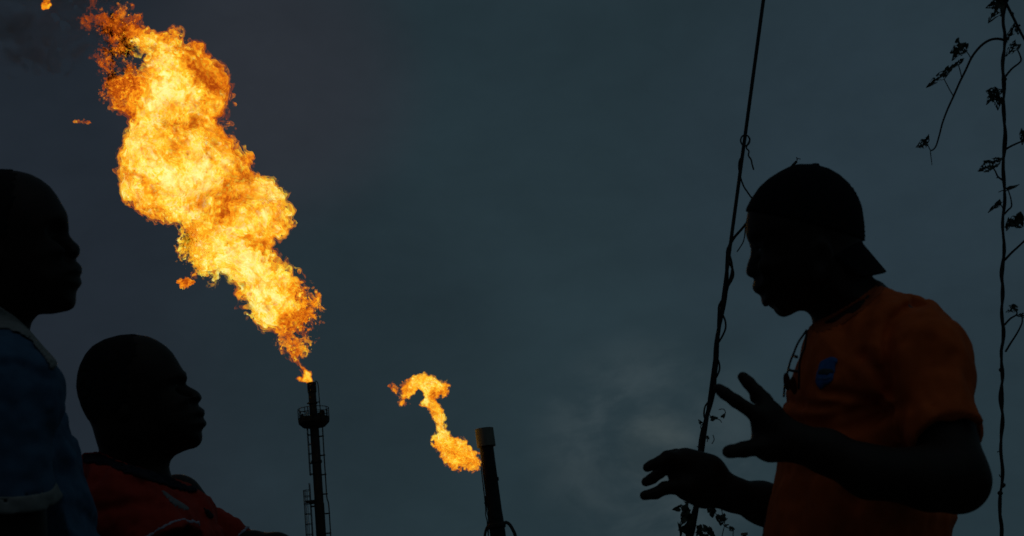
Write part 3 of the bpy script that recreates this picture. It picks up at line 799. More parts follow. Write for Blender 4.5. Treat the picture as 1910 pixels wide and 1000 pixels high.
# ---------------- guy wire crossing the sky, with a creeper on it ----------------
DW = 3.25
top, bot = wp(1424, 0, DW), wp(1289, 1000, DW)
e = (bot - top) / np.linalg.norm(bot - top)
gp = top + e * ((0 - top[2]) / e[2]); tp = top - e * 2.6
GW = thing('guy_wire', gp, 'taut dark wire slanting up between the two hands, wound with a thin creeper', 'wire')
MB().tube([gp, bot, (top + bot) / 2, top, tp], .0042, 10).build('cable', M['wire'], GW)
MB().tube([gp - e * 0, gp + np.array([0, 0, .10])], .03, 12).build('anchor', M['concrete'], GW)

def onwire(y, dx=0.0, dz=0.0): return wp(1424 - .135 * y + dx, y, DW + dz)
CR = thing('creeper', gp + np.array([.05, .02, 0]), 'leafy creeper climbing the slanted wire below the near hand', 'creeper')
k = 2.085
def strand(name, pts, rad, n=5):
    pts = spline(pts, n); rr = rad if not np.isscalar(rad) else np.full(len(pts), rad)
    if len(rr) != len(pts): rr = np.interp(np.linspace(0, 1, len(pts)), np.linspace(0, 1, len(rr)), rr)
    return MB().tube(pts, list(rr), 8).build(name, M['stem'], CR)
# main twining stems from the ground up
pts = []
yg = ground_row(lambda y: 1424 - .135 * y, DW)
y = yg
while y > 462:
    a = y / 29.0; amp = np.interp(y, [460, 600, 800, 1000, 1300], [2.5, 3.5, 5.5, 6, 7])
    pts.append(onwire(y, amp * math.cos(a) + 2.0 * math.sin(y / 83), .010 * math.sin(a))); y -= 9
pts += [wp(1364, 452, DW), wp(1372, 440, DW), wp(1383, 428, DW), wp(1391, 418, DW), wp(1402, 405, DW), wp(1430, 370, DW), wp(1462, 328, DW), wp(1476, 312, DW), wp(1486, 301, DW)]
strand('stem', pts, [.0043] * 90 + [.0048, .0042, .0038, .0036, .0032, .0028, .0030, .0034, .003], 2)
pts = []
y = yg
while y > 560:
    a = y / 41.0 + 2; pts.append(onwire(y, 5.5 * math.cos(a), .011 * math.sin(a))); y -= 11
pts += [onwire(548, 4), onwire(535, 6), wp(1362, 520, DW), wp(1366, 500, DW), wp(1362, 480, DW), wp(1357, 462, DW)]
strand('stem', pts, .0028, 2)
# loose loops standing off the wire
strand('tendril', [onwire(470, 14), wp(1380, 462, DW), wp(1386, 452, DW), wp(1389, 440, DW), wp(1391, 420, DW), wp(1396, 400, DW)], .0014)
for y0, y1, o_, r_ in ((490, 540, 13, .0026), (585, 640, 12, .0022), (665, 715, 11, .0022), (745, 790, -7, .0020)):
    strand('tendril', [onwire(y0, 2), onwire(y0 * .75 + y1 * .25, o_ * .8), onwire((y0 + y1) / 2, o_), onwire(y0 * .25 + y1 * .75, o_ * .7), onwire(y1, 2)], r_)
# the knot, its tail and the runner that leaves towards the cap
c = (1391, 262)
strand('tendril', [wp(c[0] + 8.5 * math.cos(t) - 1, c[1] + 10 * math.sin(t), DW - .012 + .004 * math.cos(3 * t)) for t in np.linspace(0, 4 * math.pi, 26)]
       + [wp(1392, 275, DW), wp(1397, 282, DW), wp(1396, 290, DW), wp(1401, 298, DW), wp(1403, 307, DW), wp(1406, 317, DW)], .0018, 3)
strand('tendril', [wp(1386, 282, DW - .01), wp(1384, 292, DW + .01), wp(1380, 298, DW), wp(1378, 310, DW), wp(1380, 325, DW), wp(1386, 345, DW), wp(1394, 358, DW), wp(1404, 371, DW), wp(1420, 384, DW), wp(1450, 372, DW), wp(1474, 330, DW)], .0019)
strand('tendril', [wp(1486, 301, DW), wp(1488, 296, DW), wp(1493, 297, DW)], .0010)
strand('tendril', [wp(1487, 300, DW), wp(1486, 293, DW)], .0010)
# sprigs: (points, leaves [(px, py, tipx, tipy, width px)])
sprig = [([(1322, 772), (1327, 778), (1333, 781), (1342, 783), (1346, 788)], [(1326, 781, 1339, 779, 9), (1348, 779, 1352, 771, 7)]),
         ([(1341, 764), (1349, 763), (1353, 768), (1352, 774)], []),
         ([(1312, 790), (1307, 795), (1309, 803), (1314, 806)], [(1308, 790, 1303, 783, 6)]),
         ([(1316, 812), (1320, 818), (1319, 824)], [(1318, 815, 1323, 819, 6)]),
         ([(1330, 812), (1332, 820), (1328, 828)], []),
         ([(1305, 835), (1300, 833)], []),
         ([(1301, 945), (1299, 970), (1296, 990), (1290, 1010)], []),
         ([(1283, 955), (1296, 972)], []),
         ([(1346, 950), (1348, 960), (1352, 978), (1350, 986), (1346, 1004)], [(1348, 960, 1353, 970, 9), (1345, 962, 1344, 980, 17), (1351, 971, 1357, 967, 4), (1353, 981, 1359, 978, 4)]),
         ([(1335, 958), (1343, 968), (1352, 982), (1364, 986)], [(1361, 986, 1371, 987, 9)]),
         ([(1368, 988), (1367, 1004)], []),
         ([(1322, 942), (1326, 950)], [(1326, 949, 1330, 966, 15)]),
         ([(1321, 984), (1330, 994), (1336, 1004)], []),
         ([(1290, 1015), (1305, 1000), (1318, 984)], [])]
for pts, lv in sprig:
    strand('tendril', [wp(x, y, DW + .02 * math.sin(x)) for x, y in pts], .0010, 4)
    for x, y, tx, ty, w_ in lv:
        L_ = math.hypot(tx - x, ty - y) / FPX * DW
        leaf_mesh(CR, wp(x, y, DW + .02 * math.sin(x)), pxdir((x, y), (tx, ty), DW, random.uniform(-.004, .004)), -FW + .5 * RT * random.uniform(-1, 1) + .3 * UP, L_ * 1.05, w_ / FPX * DW * 1.1, int(x * 7 + y), .05)
for i in range(34):                                  # the leafy clump under the far hand
    if i < 19: x, y = random.gauss(1280, 7), random.uniform(936, 985)
    else: x, y = random.gauss(1308, 9), random.uniform(980, 1012)
    a = random.uniform(0, 6.28); L_ = random.uniform(11, 19); dz = random.uniform(-.05, .05)
    tx, ty = x + L_ * math.cos(a), y + L_ * abs(math.sin(a)) * .9 + 3
    leaf_mesh(CR, wp(x, y, DW + dz), pxdir((x, y), (tx, ty), DW, random.uniform(-.01, .01)), -FW + RT * random.uniform(-1, 1) + UP * random.uniform(-.6, .8), L_ / FPX * DW, random.uniform(8, 14) / FPX * DW, i, .03)
for tx, ty, bx, by, w_ in ((1272, 1010, 1268, 978, 7), (1334, 1002, 1325, 994, 12), (1281, 998, 1277, 988, 12), (1312, 978, 1318, 990, 12)):
    L_ = math.hypot(tx - bx, ty - by) / FPX * DW
    leaf_mesh(CR, wp(bx, by, DW), pxdir((bx, by), (tx, ty), DW), -FW + .4 * RT, L_, w_ / FPX * DW, int(tx), .0)

# ---------------- the twisted climbing vine by the speaker's back ----------------
DV = 3.05
top, bot = wp(1873, 0, DV), wp(1866, 1000, DV)
e = (bot - top) / np.linalg.norm(bot - top)
vb = top + e * ((0 - top[2]) / e[2])
VN = thing('climbing_vine', vb, 'tall corkscrew vine with ragged bug-eaten leaves rising behind the orange jersey', 'vine')
def vl(y, dx=0.0, dz=0.0):
    ln = np.interp(y, [-900, 0, 140, 240, 330, 470, 560, 700, 900, 1000, 1500], [1880, 1873, 1872, 1873, 1873, 1871, 1870, 1869, 1868, 1866, 1862])
    return wp(ln + dx, y, DV + dz)
def vstrand(name, pts, rad, n=3, mm='stem'):
    pts = spline(pts, n); rr = np.interp(np.linspace(0, 1, len(pts)), np.linspace(0, 1, np.size(rad)), np.atleast_1d(rad))
    return MB().tube(pts, list(rr), 8).build(name, M[mm], VN)
yb = 500 + 1000
ys = np.arange(-420, ground_row(lambda y: 1862.0, DV), 8)
botpx = ys[::-1]
vstrand('support_string', [vl(y) for y in botpx], .0018, 1, 'wire')
vstrand('stem', [vl(y, 2.5 * math.cos(y / 14.2 + 1.3 * math.sin(y / 97)) + .8 * math.sin(y / 31), .0045 * math.sin(y / 14.2 + 1.3 * math.sin(y / 97))) for y in botpx],
        [float(np.interp(y, [0, 500, 1000], [.0031, .0030, .0034]) * (1 + .16 * math.sin(y / 19.0) + .1 * math.sin(y / 7.3))) for y in botpx], 2)
vstrand('stem', [vl(y, 2.1 * math.cos(y / 21 + 2.2), .004 * math.sin(y / 21 + 2.2)) for y in botpx], .0020, 2)
for yk, dxk in ((905, 3), (920, -2), (690, -1), (148, 1)):
    MB().lathe([(0.0001, -.006), (.005, -.003), (.0062, 0), (.005, .003), (.0001, .006)], 10).build('node', M['stem'], VN, base=vl(yk, dxk))
k3 = 2.941
A3 = lambda x, y: (1690 + x / k3, y / k3)
A4 = lambda x, y: (1740 + x / 2.63, 320 + y / 2.63)
A5 = lambda x, y: (1780 + x / 3.123, 680 + y / 3.123)
branches = [  # (points, radii)
    ([A3(540, 220), A3(505, 213), A3(465, 218), A3(425, 240), A3(385, 280), A3(355, 325), A3(325, 390), A3(295, 450), A3(262, 525), A3(228, 600), A3(200, 675), A3(182, 745), A3(165, 800), A3(148, 822), A3(134, 826)], [.0030, .0026, .0022, .0018, .0014]),
    ([A3(134, 826), A3(136, 855), A3(140, 880), A3(142, 906)], [.0011, .0007]),
    ([A3(134, 826), A3(122, 802), A3(110, 784)], [.0011, .0009]),
    ([A3(355, 318), A3(342, 296), A3(325, 275)], [.0012, .001]),
    ([A3(306, 428), A3(296, 385), A3(286, 352)], [.0012, .001]),
    ([A3(258, 524), A3(238, 490), A3(208, 432)], [.0012, .001]),
    ([A3(545, 10), A3(570, 60), A3(600, 120), A3(630, 180), A3(670, 250)], [.0034, .0026]),
    ([A3(552, 30), A3(580, 85), A3(612, 150), A3(655, 225)], [.0020, .0018]),
    ([A3(545, 420), A3(580, 378), A3(628, 338), A3(626, 305), A3(606, 262)], [.0024, .0014]),
    ([A3(535, 570), A3(515, 540), A3(490, 512)], [.0016, .0012]),
    ([A3(545, 820), A3(580, 800), A3(625, 780), A3(660, 768)], [.0024, .0016]),
    ([A3(540, 995), A3(505, 970), A3(490, 940), A3(470, 908)], [.0022, .0013]),
    ([A3(505, 970), A3(497, 978)], [.0016, .0010]),
    ([A4(350, 210), A4(370, 188), A4(386, 170), A4(382, 130), A4(370, 92)], [.0022, .0012]),
    ([A4(345, 182), A4(335, 165), A4(326, 155)], [.0014, .001]),
    ([A4(356, 92), A4(340, 94), A4(322, 102)], [.0011, .0008]),
    ([A4(352, 435), A4(385, 400), A4(420, 368), A4(460, 330)], [.0026, .0020]),
    ([A4(352, 752), A4(380, 722), A4(412, 700), A4(405, 672)], [.0024, .0012]),
    ([A4(356, 885), A4(380, 845), A4(415, 790), A4(438, 740), A4(436, 705)], [.0024, .0014]),
    ([A5(278, 508), A5(262, 506), A5(250, 510)], [.0013, .0010]),
    ([A5(275, 660), A5(266, 650), A5(262, 640)], [.0013, .0010]),
    ([A4(340, 600), A4(334, 602)], [.0013, .0010]),
]
for pts, r in branches:
    off = random.uniform(-.01, .01)
    vstrand('branch', [wp(x, y, DV + off * min(1, i / 3)) for i, (x, y) in enumerate(pts)], r, 5)
leaves = [  # base, tip, width (zoom units), source frame, holes
    (A3, (300, 235), (262, 330), 75, .34), (A3, (318, 262), (248, 285), 62, .22), (A3, (322, 258), (342, 240), 30, .1),
    (A3, (285, 350), (232, 378), 22, .15), (A3, (290, 345), (315, 322), 22, .05), (A3, (238, 372), (205, 425), 34, .18), (A3, (208, 405), (118, 474), 40, .34),
    (A3, (108, 780), (128, 742), 26, .12), (A3, (110, 784), (58, 806), 44, .26),
    (A3, (515, 20), (458, 122), 62, .40), (A3, (520, 5), (445, 40), 50, .26), (A3, (535, 0), (500, -20), 40, .1), (A3, (528, 40), (522, 90), 20, .1), (A3, (548, -10), (560, 20), 20, 0),
    (A3, (600, 140), (552, 210), 40, .30), (A3, (608, 145), (620, 190), 40, .3), (A3, (555, 205), (548, 240), 24, .2), (A3, (580, 70), (588, 100), 16, .1),
    (A3, (606, 240), (552, 305), 48, .40), (A3, (605, 250), (570, 245), 20, .2),
    (A3, (490, 510), (443, 500), 60, .08), (A3, (470, 525), (442, 572), 26, .1), (A3, (492, 512), (535, 492), 36, .12), (A3, (492, 520), (505, 600), 44, .16), (A3, (515, 540), (532, 575), 26, .1),
    (A3, (645, 715), (640, 790), 40, .25), (A3, (660, 768), (630, 740), 30, .15),
    (A3, (465, 905), (398, 938), 60, .22), (A3, (470, 900), (522, 870), 50, .20),
    (A4, (362, 88), (420, 66), 16, .05), (A4, (328, 150), (276, 198), 22, .16), (A4, (326, 155), (330, 130), 14, .1),
    (A4, (410, 240), (356, 268), 44, .16), (A4, (400, 235), (447, 270), 70, .12), (A4, (420, 225), (460, 235), 50, .1), (A4, (380, 235), (362, 290), 26, .16),
    (A4, (405, 668), (362, 690), 30, .34), (A4, (404, 664), (412, 650), 20, .2), (A4, (400, 660), (375, 660), 18, .2), (A4, (436, 705), (404, 708), 16, .2), (A4, (436, 705), (460, 712), 26, .2),
]
for i, (fr, b, t, w_, ho) in enumerate(leaves):
    b_, t_ = fr(*b), fr(*t); kk = k3 if fr is A3 else 2.63
    L_ = math.hypot(t_[0] - b_[0], t_[1] - b_[1]) / FPX * DV
    leaf_mesh(VN, wp(*b_, DV), pxdir(b_, t_, DV, random.uniform(-.008, .008)), -FW + RT * random.uniform(-.5, .5) + UP * random.uniform(-.3, .5), L_ * 1.06, w_ / kk / FPX * DV * 1.15, 100 + i, ho)

def tilt_to(T, px, py, d):
    """unit axis from the stack's tip T down towards the point seen at (px, py), no deeper or nearer than vertical would be"""
    ray = wp(px, py, 1.0) - CAM; ray /= np.linalg.norm(ray)
    s_ = T[1] / ray[1]
    q = CAM + ray * s_; a = q - T; return a / np.linalg.norm(a)

class Frame:
    """local stack coordinates: x to the east, y away, z up the axis; z = 0 at the tip"""
    def __init__(s, T, ax):
        s.T = T; s.z = -ax; x = np.array([1.0, 0, 0]); x -= s.z * (x @ s.z); s.x = x / np.linalg.norm(x); s.y = np.cross(s.z, s.x)
    def __call__(s, V): V = np.asarray(V, float); return s.T + V[..., 0:1] * s.x + V[..., 1:2] * s.y + V[..., 2:3] * s.z
def put(mb, fr, name, m, parent, smooth=True): return mesh(name, fr(np.array(mb.V)), mb.F, m, parent, None, smooth)
def ring(r, z, rad, n=28, a0=0, a1=2 * math.pi):
    return MB().tube([(r * math.cos(a), r * math.sin(a), z) for a in np.linspace(a0, a1, n)], rad, 6)
def hard(o):
    md = o.modifiers.new('edges', 'EDGE_SPLIT'); md.split_angle = R_(35); return o

# ---------------- the tall stack with the platform ----------------
D1 = 106.0
T1 = wp(581, 714, D1)
ax1 = tilt_to(T1, 599, 997, D1)
fr = Frame(T1, ax1)
H1 = T1[2] / -ax1[2]
st = thing('flare_stack', fr(np.array([0, 0, -H1])), 'slim dark flare stack with railed platform and ladder, under the huge flame', 'flare stack')
prof = [(.36, -H1), (.36, -9.3), (.36, -9.0), (.33, -8.9), (.33, -3.3), (.29, -3.2), (.285, -2.6), (.275, -1.62)]
hard(put(MB().lathe(prof, 36), fr, 'pipe', M['steel'], st))
tip = hard(put(MB().lathe([(.275, -1.62), (.34, -1.60), (.34, -1.48), (.285, -1.46), (.285, -.78), (.33, -.72), (.335, -.05), (.335, 0), (.29, 0), (.28, -.6), (.001, -.7)], 36), fr, 'burner_tip', M['rust'], st))
hard(put(MB().lathe([(.36, -6.05), (.40, -6.0), (.40, -5.85), (.36, -5.8)], 36), fr, 'flange', M['steel'], st))
# platform
plat = MB().lathe([(.30, -3.32), (.86, -3.32), (.92, -3.24), (1.13, -3.05), (1.15, -2.98), (1.15, -2.66), (1.11, -2.66), (1.11, -2.86), (.30, -2.86)], 12)
pl = hard(put(plat, fr, 'platform', M['steel'], st, False))
rail = MB()
for zz_, rr in ((-1.98, .028), (-2.28, .02), (-2.52, .02)):
    rail.tube([(1.13 * math.cos(a), 1.13 * math.sin(a), zz_) for a in np.linspace(0, 2 * math.pi, 25)], rr, 6)
put(rail, fr, 'railing', M['steel'], pl)
for i in range(12):
    a = math.pi * 2 * i / 12 + .1
    put(MB().tube([(1.13 * math.cos(a), 1.13 * math.sin(a), -2.9), (1.13 * math.cos(a), 1.13 * math.sin(a), -1.97)], .03, 6), fr, 'rail_post', M['steel'], pl)
for (x, y, a, b, zh) in ((.72, -.35, .16, .14, -2.30), (-.78, -.3, .10, .16, -2.45), (.50, .55, .15, .16, -2.2), (.46, -.62, .10, .1, -2.55)):   # igniter boxes on the deck
    bm = MB().box((x - a, y - b, -2.86), (x + a, y + b, zh)); bm.box((x - a * .6, y - b * .6, zh), (x + a * .6, y + b * .6, zh + .12))
    put(bm, fr, 'igniter_box', M['steel'], pl, False)
hook = spline([(.30, -.06, .10), (.40, -.06, .03), (.47, -.05, -.12), (.50, -.05, -.5), (.51, -.05, -1.3), (.53, -.05, -2.2), (.55, -.05, -2.9)], 5)
put(MB().tube(hook, .035, 8), fr, 'pilot_line', M['steel'], st)
put(MB().tube([(-.42, -.1, -1.55), (-.28, -.1, -1.55)], .05, 8).tube([(.28, -.05, -1.52), (.55, -.05, -1.52)], .04, 8).tube([(-.40, 0, -2.9), (-.40, 0, -1.75)], .035, 8), fr, 'pipe_bracket', M['steel'], st)
cond = spline([(.62, -.1, -3.2), (.60, -.1, -5.5), (.60, -.1, -7.5), (.60, -.1, -8.6), (.70, -.1, -9.2), (.70, -.1, -11), (.70, -.1, -16), (.70, -.1, -H1 + .2)], 5)
co = put(MB().tube(cond, .045, 8), fr, 'conduit', M['steel'], st)
z = -4.1
while z > -H1 + 1:
    put(MB().tube([(.30, -.1, z), (.68 if z > -8.8 else .76, -.1, z)], .055, 6), fr, 'clamp', M['steel'], co); z -= 1.42
# upper ladder
lad = MB().tube([(-.52, -.20, -3.2), (-.52, -.20, -6.9)], .028, 6).tube([(-.52, .22, -3.2), (-.52, .22, -6.9)], .028, 6)
z = -3.5
while z > -6.9:
    lad.tube([(-.52, -.20, z), (-.52, .22, z)], .018, 6); z -= .3
for z in (-3.9, -4.6, -5.3, -6.0, -6.8): lad.tube([(-.54, -.2, z), (-.2, -.2, z)], .03, 6).tube([(-.54, .22, z), (-.2, .22, z)], .03, 6)
put(lad, fr, 'ladder', M['steel'], st)
# caged lower ladder with a small landing
lx = -.62
cg = put(MB().tube([(lx, -.21, -7.45), (lx, -.21, -H1)], .03, 6).tube([(lx, .21, -7.45), (lx, .21, -H1)], .03, 6), fr, 'ladder', M['steel'], st)
z = -7.7; rg = MB()
while z > -H1: rg.tube([(lx, -.21, z), (lx, .21, z)], .018, 6); z -= .3
put(rg, fr, 'rungs', M['steel'], cg)
cage = MB(); cz = [-7.95, -8.38, -8.92, -9.66, -10.4, -11.15] + list(np.arange(-11.9, -H1 + 2.2, -.75))
def carc(a): return (lx - .10 - .38 * math.sin(a) * 1.0, -.36 * math.cos(a))
for z in cz:
    cage.tube([(lx, -.30, z)] + [(carc(a)[0], carc(a)[1], z) for a in np.linspace(.25, math.pi - .25, 12)] + [(lx, .30, z)], .024, 6)
for a in np.linspace(.45, math.pi - .45, 5):
    x, y = carc(a); cage.tube([(x, y, -7.93), (x, y, -H1 + 2.4)], .02, 6)
put(cage, fr, 'cage', M['steel'], cg)
for z in (-9.15, -11.4, -13.7, -16): put(MB().tube([(lx - .02, -.21, z), (-.2, -.2, z)], .035, 6).tube([(lx - .02, .21, z), (-.2, .2, z)], .035, 6), fr, 'standoff', M['steel'], cg)
put(MB().box((-.95, -.32, -8.84), (-.25, .34, -8.72)).box((-.72, -.3, -8.95), (-.3, .3, -8.84)), fr, 'landing', M['steel'], st, False)
b1 = fr(np.array([0, 0, -H1])); put(MB().box((-1.4, -1.4, -H1 - .3), (1.4, 1.4, -H1 + .35)), fr, 'footing', M['concrete'], st, False)

# ---------------- the thicker capped stack ----------------
D2 = 92.0
T2 = wp(903, 800, D2); ax2 = tilt_to(T2, 928, 993, D2)
f2 = Frame(T2, ax2); H2 = T2[2] / -ax2[2]
s2 = thing('flare_stack', f2(np.array([0, 0, -H2])), 'thick dark flare stack with pale grey cap, jetting the small sideways flame', 'flare stack')
k = 4.545 * FPX / D2            # zoom units per metre
u = lambda px: px / k
hard(put(MB().lathe([(.30, -1.13), (.60, -1.17), (.605, -1.12), (.595, -.05), (.60, 0), (.575, 0), (.57, -.9), (.30, -1.0)], 40), f2, 'cap', M['shroud'], s2))
hard(put(MB().lathe([(.50, -H2), (.50, -6.3), (.46, -5.2), (.45, -1.10), (.28, -1.08)], 40), f2, 'pipe', M['steel'], s2))
hard(put(MB().lathe([(.50, -6.42), (.58, -6.38), (.58, -6.18), (.48, -6.12)], 36), f2, 'flange', M['steel'], s2))
put(MB().box((.44, -.12, -3.42), (.52, .12, -3.22)), f2, 'bracket', M['steel'], s2, False)
put(MB().box((-.60, -.14, -4.78), (-.42, .1, -4.70)).box((-.56, -.1, -4.70), (-.46, .06, -4.3)), f2, 'bracket', M['steel'], s2, False)
put(MB().tube(spline([(-.50, -.1, -2.2), (-.52, -.1, -3.6), (-.54, -.12, -4.9), (-.60, -.12, -5.5), (-.56, -.1, -5.9), (-.60, -.1, -6.5), (-.62, -.1, -9)], 6), .035, 8), f2, 'pilot_line', M['rust'], s2)
put(MB().tube(spline([(-.47, .05, -4.7), (-.50, -.2, -5.3), (-.47, -.15, -5.7), (-.52, -.2, -6.2), (-.60, -.2, -7)], 6), .028, 8), f2, 'pilot_line', M['rust'], s2)
put(MB().tube(spline([(.46, -.1, -6.22), (.62, -.1, -6.14), (.82, -.12, -6.30), (.98, -.14, -6.65), (1.10, -.15, -7.2), (1.14, -.15, -9)], 6), .11, 10), f2, 'gas_hose', M['rust'], s2)
put(MB().tube(spline([(-.46, .1, -6.15), (-.60, .1, -6.25), (-.76, .1, -6.55), (-.86, .1, -7.1), (-.90, .1, -9)], 6), .09, 10), f2, 'gas_hose', M['rust'], s2)
put(MB().box((-1.4, -1.4, -H2 - .3), (1.4, 1.4, -H2 + .35)), f2, 'footing', M['concrete'], s2, False)

# ---------------- a far vent pipe just topping the frame's lower edge ----------------
D3 = 150.0
T3 = wp(1388, 994, D3); vp_ = thing('vent_pipe', (T3[0], T3[1], 0), 'small distant vent pipe with a flat cap, low beyond the far forearm', 'vent pipe')
MB().lathe([(.22, 0), (.20, T3[2] - .28)], 16).build('pipe', M['steel'], vp_, base=(T3[0], T3[1], 0))
hard(MB().lathe([(.001, T3[2] + .02), (.36, T3[2]), (.38, T3[2] - .1), (.36, T3[2] - .26), (.2, T3[2] - .28)], 16).build('cap', M['shroud'], vp_, base=(T3[0], T3[1], 0)))

def flame_material(name, scale, lean=25, power=1.06):
    m, N, L = nodes_of(name)
    N.remove(N['Principled BSDF']); out = N['Material Output']
    tc = N.new('ShaderNodeTexCoord')
    at = N.new('ShaderNodeAttribute'); at.attribute_name = 'fire_level'
    aa = N.new('ShaderNodeAttribute'); aa.attribute_name = 'veil'
    def noise(sc, det, rough, dist):
        n = N.new('ShaderNodeTexNoise'); n.inputs['Scale'].default_value = sc; n.inputs['Detail'].default_value = det
        n.inputs['Roughness'].default_value = rough; n.inputs['Distortion'].default_value = dist
        L.new(tc.outputs['Object'], n.inputs['Vector']); return n.outputs['Fac']
    def math_(op, a, b, clamp=False):
        n = N.new('ShaderNodeMath'); n.operation = op; n.use_clamp = clamp
        for i, x in enumerate((a, b)):
            if isinstance(x, (int, float)): n.inputs[i].default_value = x
            else: L.new(x, n.inputs[i])
        return n.outputs[0]
    # tongues: coordinates swept by a slow swirl, then drawn out along the way the fire blows
    sw = N.new('ShaderNodeTexNoise'); sw.inputs['Scale'].default_value = .30 * scale; sw.inputs['Detail'].default_value = 1.5
    L.new(tc.outputs['Object'], sw.inputs['Vector'])
    v1 = N.new('ShaderNodeVectorMath'); v1.operation = 'MULTIPLY_ADD'; L.new(sw.outputs['Color'], v1.inputs[0])
    v1.inputs[1].default_value = (5.0 / scale,) * 3; L.new(tc.outputs['Object'], v1.inputs[2])
    mpa = N.new('ShaderNodeMapping'); mpa.inputs['Rotation'].default_value = (0, R_(lean), 0); L.new(v1.outputs[0], mpa.inputs[0])
    mpb = N.new('ShaderNodeMapping'); mpb.inputs['Scale'].default_value = (1, 1, .42); L.new(mpa.outputs[0], mpb.inputs[0])
    def flow(sc, det, rough, dist):
        n = N.new('ShaderNodeTexNoise'); n.inputs['Scale'].default_value = sc; n.inputs['Detail'].default_value = det
        n.inputs['Roughness'].default_value = rough; n.inputs['Distortion'].default_value = dist
        L.new(mpb.outputs[0], n.inputs['Vector']); return n.outputs['Fac']
    n1 = noise(.26 * scale, 4, .55, .8); n2 = flow(.95 * scale, 4, .52, .9); n3 = flow(.80 * scale, 4, .55, 1.0); n4 = flow(1.9 * scale, 3, .5, 1.0)
    def crease(n, w):       # thin dark folds where the noise crosses its middle value
        d = math_('DIVIDE', math_('ABSOLUTE', math_('SUBTRACT', n, .5), 0), w)
        return math_('SUBTRACT', 1.0, d, True)
    h = math_('ADD', at.outputs['Fac'], math_('ADD', math_('MULTIPLY', math_('SUBTRACT', n1, .5), 1.4), math_('MULTIPLY', math_('SUBTRACT', n2, .5), .80)))
    h = math_('SUBTRACT', h, math_('ADD', math_('MULTIPLY', crease(n3, .045), .22), math_('MULTIPLY', crease(n4, .065), .13)))
    cr = N.new('ShaderNodeValToRGB'); cr.color_ramp.interpolation = 'LINEAR'
    el = cr.color_ramp.elements
    stops = [(0, (.36, .052, .003)), (.15, (.66, .125, .005)), (.30, (.95, .245, .008)), (.48, (1.0, .36, .010)), (.64, (1.0, .55, .022)), (.80, (1.0, .76, .060)), (.93, (1.0, .88, .15)), (1, (1.0, .93, .34))]
    el[0].position, el[0].color = 0, (*stops[0][1], 1); el[1].position, el[1].color = 1, (*stops[-1][1], 1)
    for p, c in stops[1:-1]:
        e = el.new(p); e.color = (*c, 1)
    L.new(h, cr.inputs[0])
    em = N.new('ShaderNodeEmission'); L.new(cr.outputs[0], em.inputs['Color']); em.inputs['Strength'].default_value = power
    tr = N.new('ShaderNodeBsdfTransparent')
    al = math_('ADD', aa.outputs['Fac'], math_('MULTIPLY', math_('SUBTRACT', n2, .5), 2.3))
    al = math_('ADD', al, math_('MULTIPLY', math_('SUBTRACT', n4, .5), .6), True)
    mx = N.new('ShaderNodeMixShader'); L.new(al, mx.inputs[0]); L.new(tr.outputs[0], mx.inputs[1]); L.new(em.outputs[0], mx.inputs[2])
    L.new(mx.outputs[0], out.inputs['Surface'])
    return m

def bump_field(X, Y, pts):
    f = np.zeros(X.shape, np.float32)
    for x, y, r, a in pts: f = f + a * np.exp(-((X - x) ** 2 + (Y - y) ** 2) / (r * r))
    return f

def sample(A, q):
    """trilinear lookup of a grid at fractional voxel positions q = [i, j, k] (flat arrays)"""
    n = A.shape; fl = A.ravel(); i0, f = [], []
    for k in range(3):
        c = np.clip(q[k], 0, n[k] - 1.001); i = c.astype(np.int32); i0.append(i); f.append((c - i).astype(np.float32))
    b = (i0[0] * n[1] + i0[1]) * n[2] + i0[2]; sy, sx = n[2], n[1] * n[2]
    def lerp(o): return fl[b + o] * (1 - f[2]) + fl[b + o + 1] * f[2]
    u = lerp(0) * (1 - f[1]) + lerp(sy) * f[1]; v = lerp(sx) * (1 - f[1]) + lerp(sx + sy) * f[1]
    return u * (1 - f[0]) + v * f[0]

def phi_clip(s_, R3, Z, zfac):
    return (np.sqrt(np.maximum(1 - s_[:, :, None] / R3, 0) ** 2 + (Z / (R3 * zfac * 1.5)) ** 2) - 1) * R3

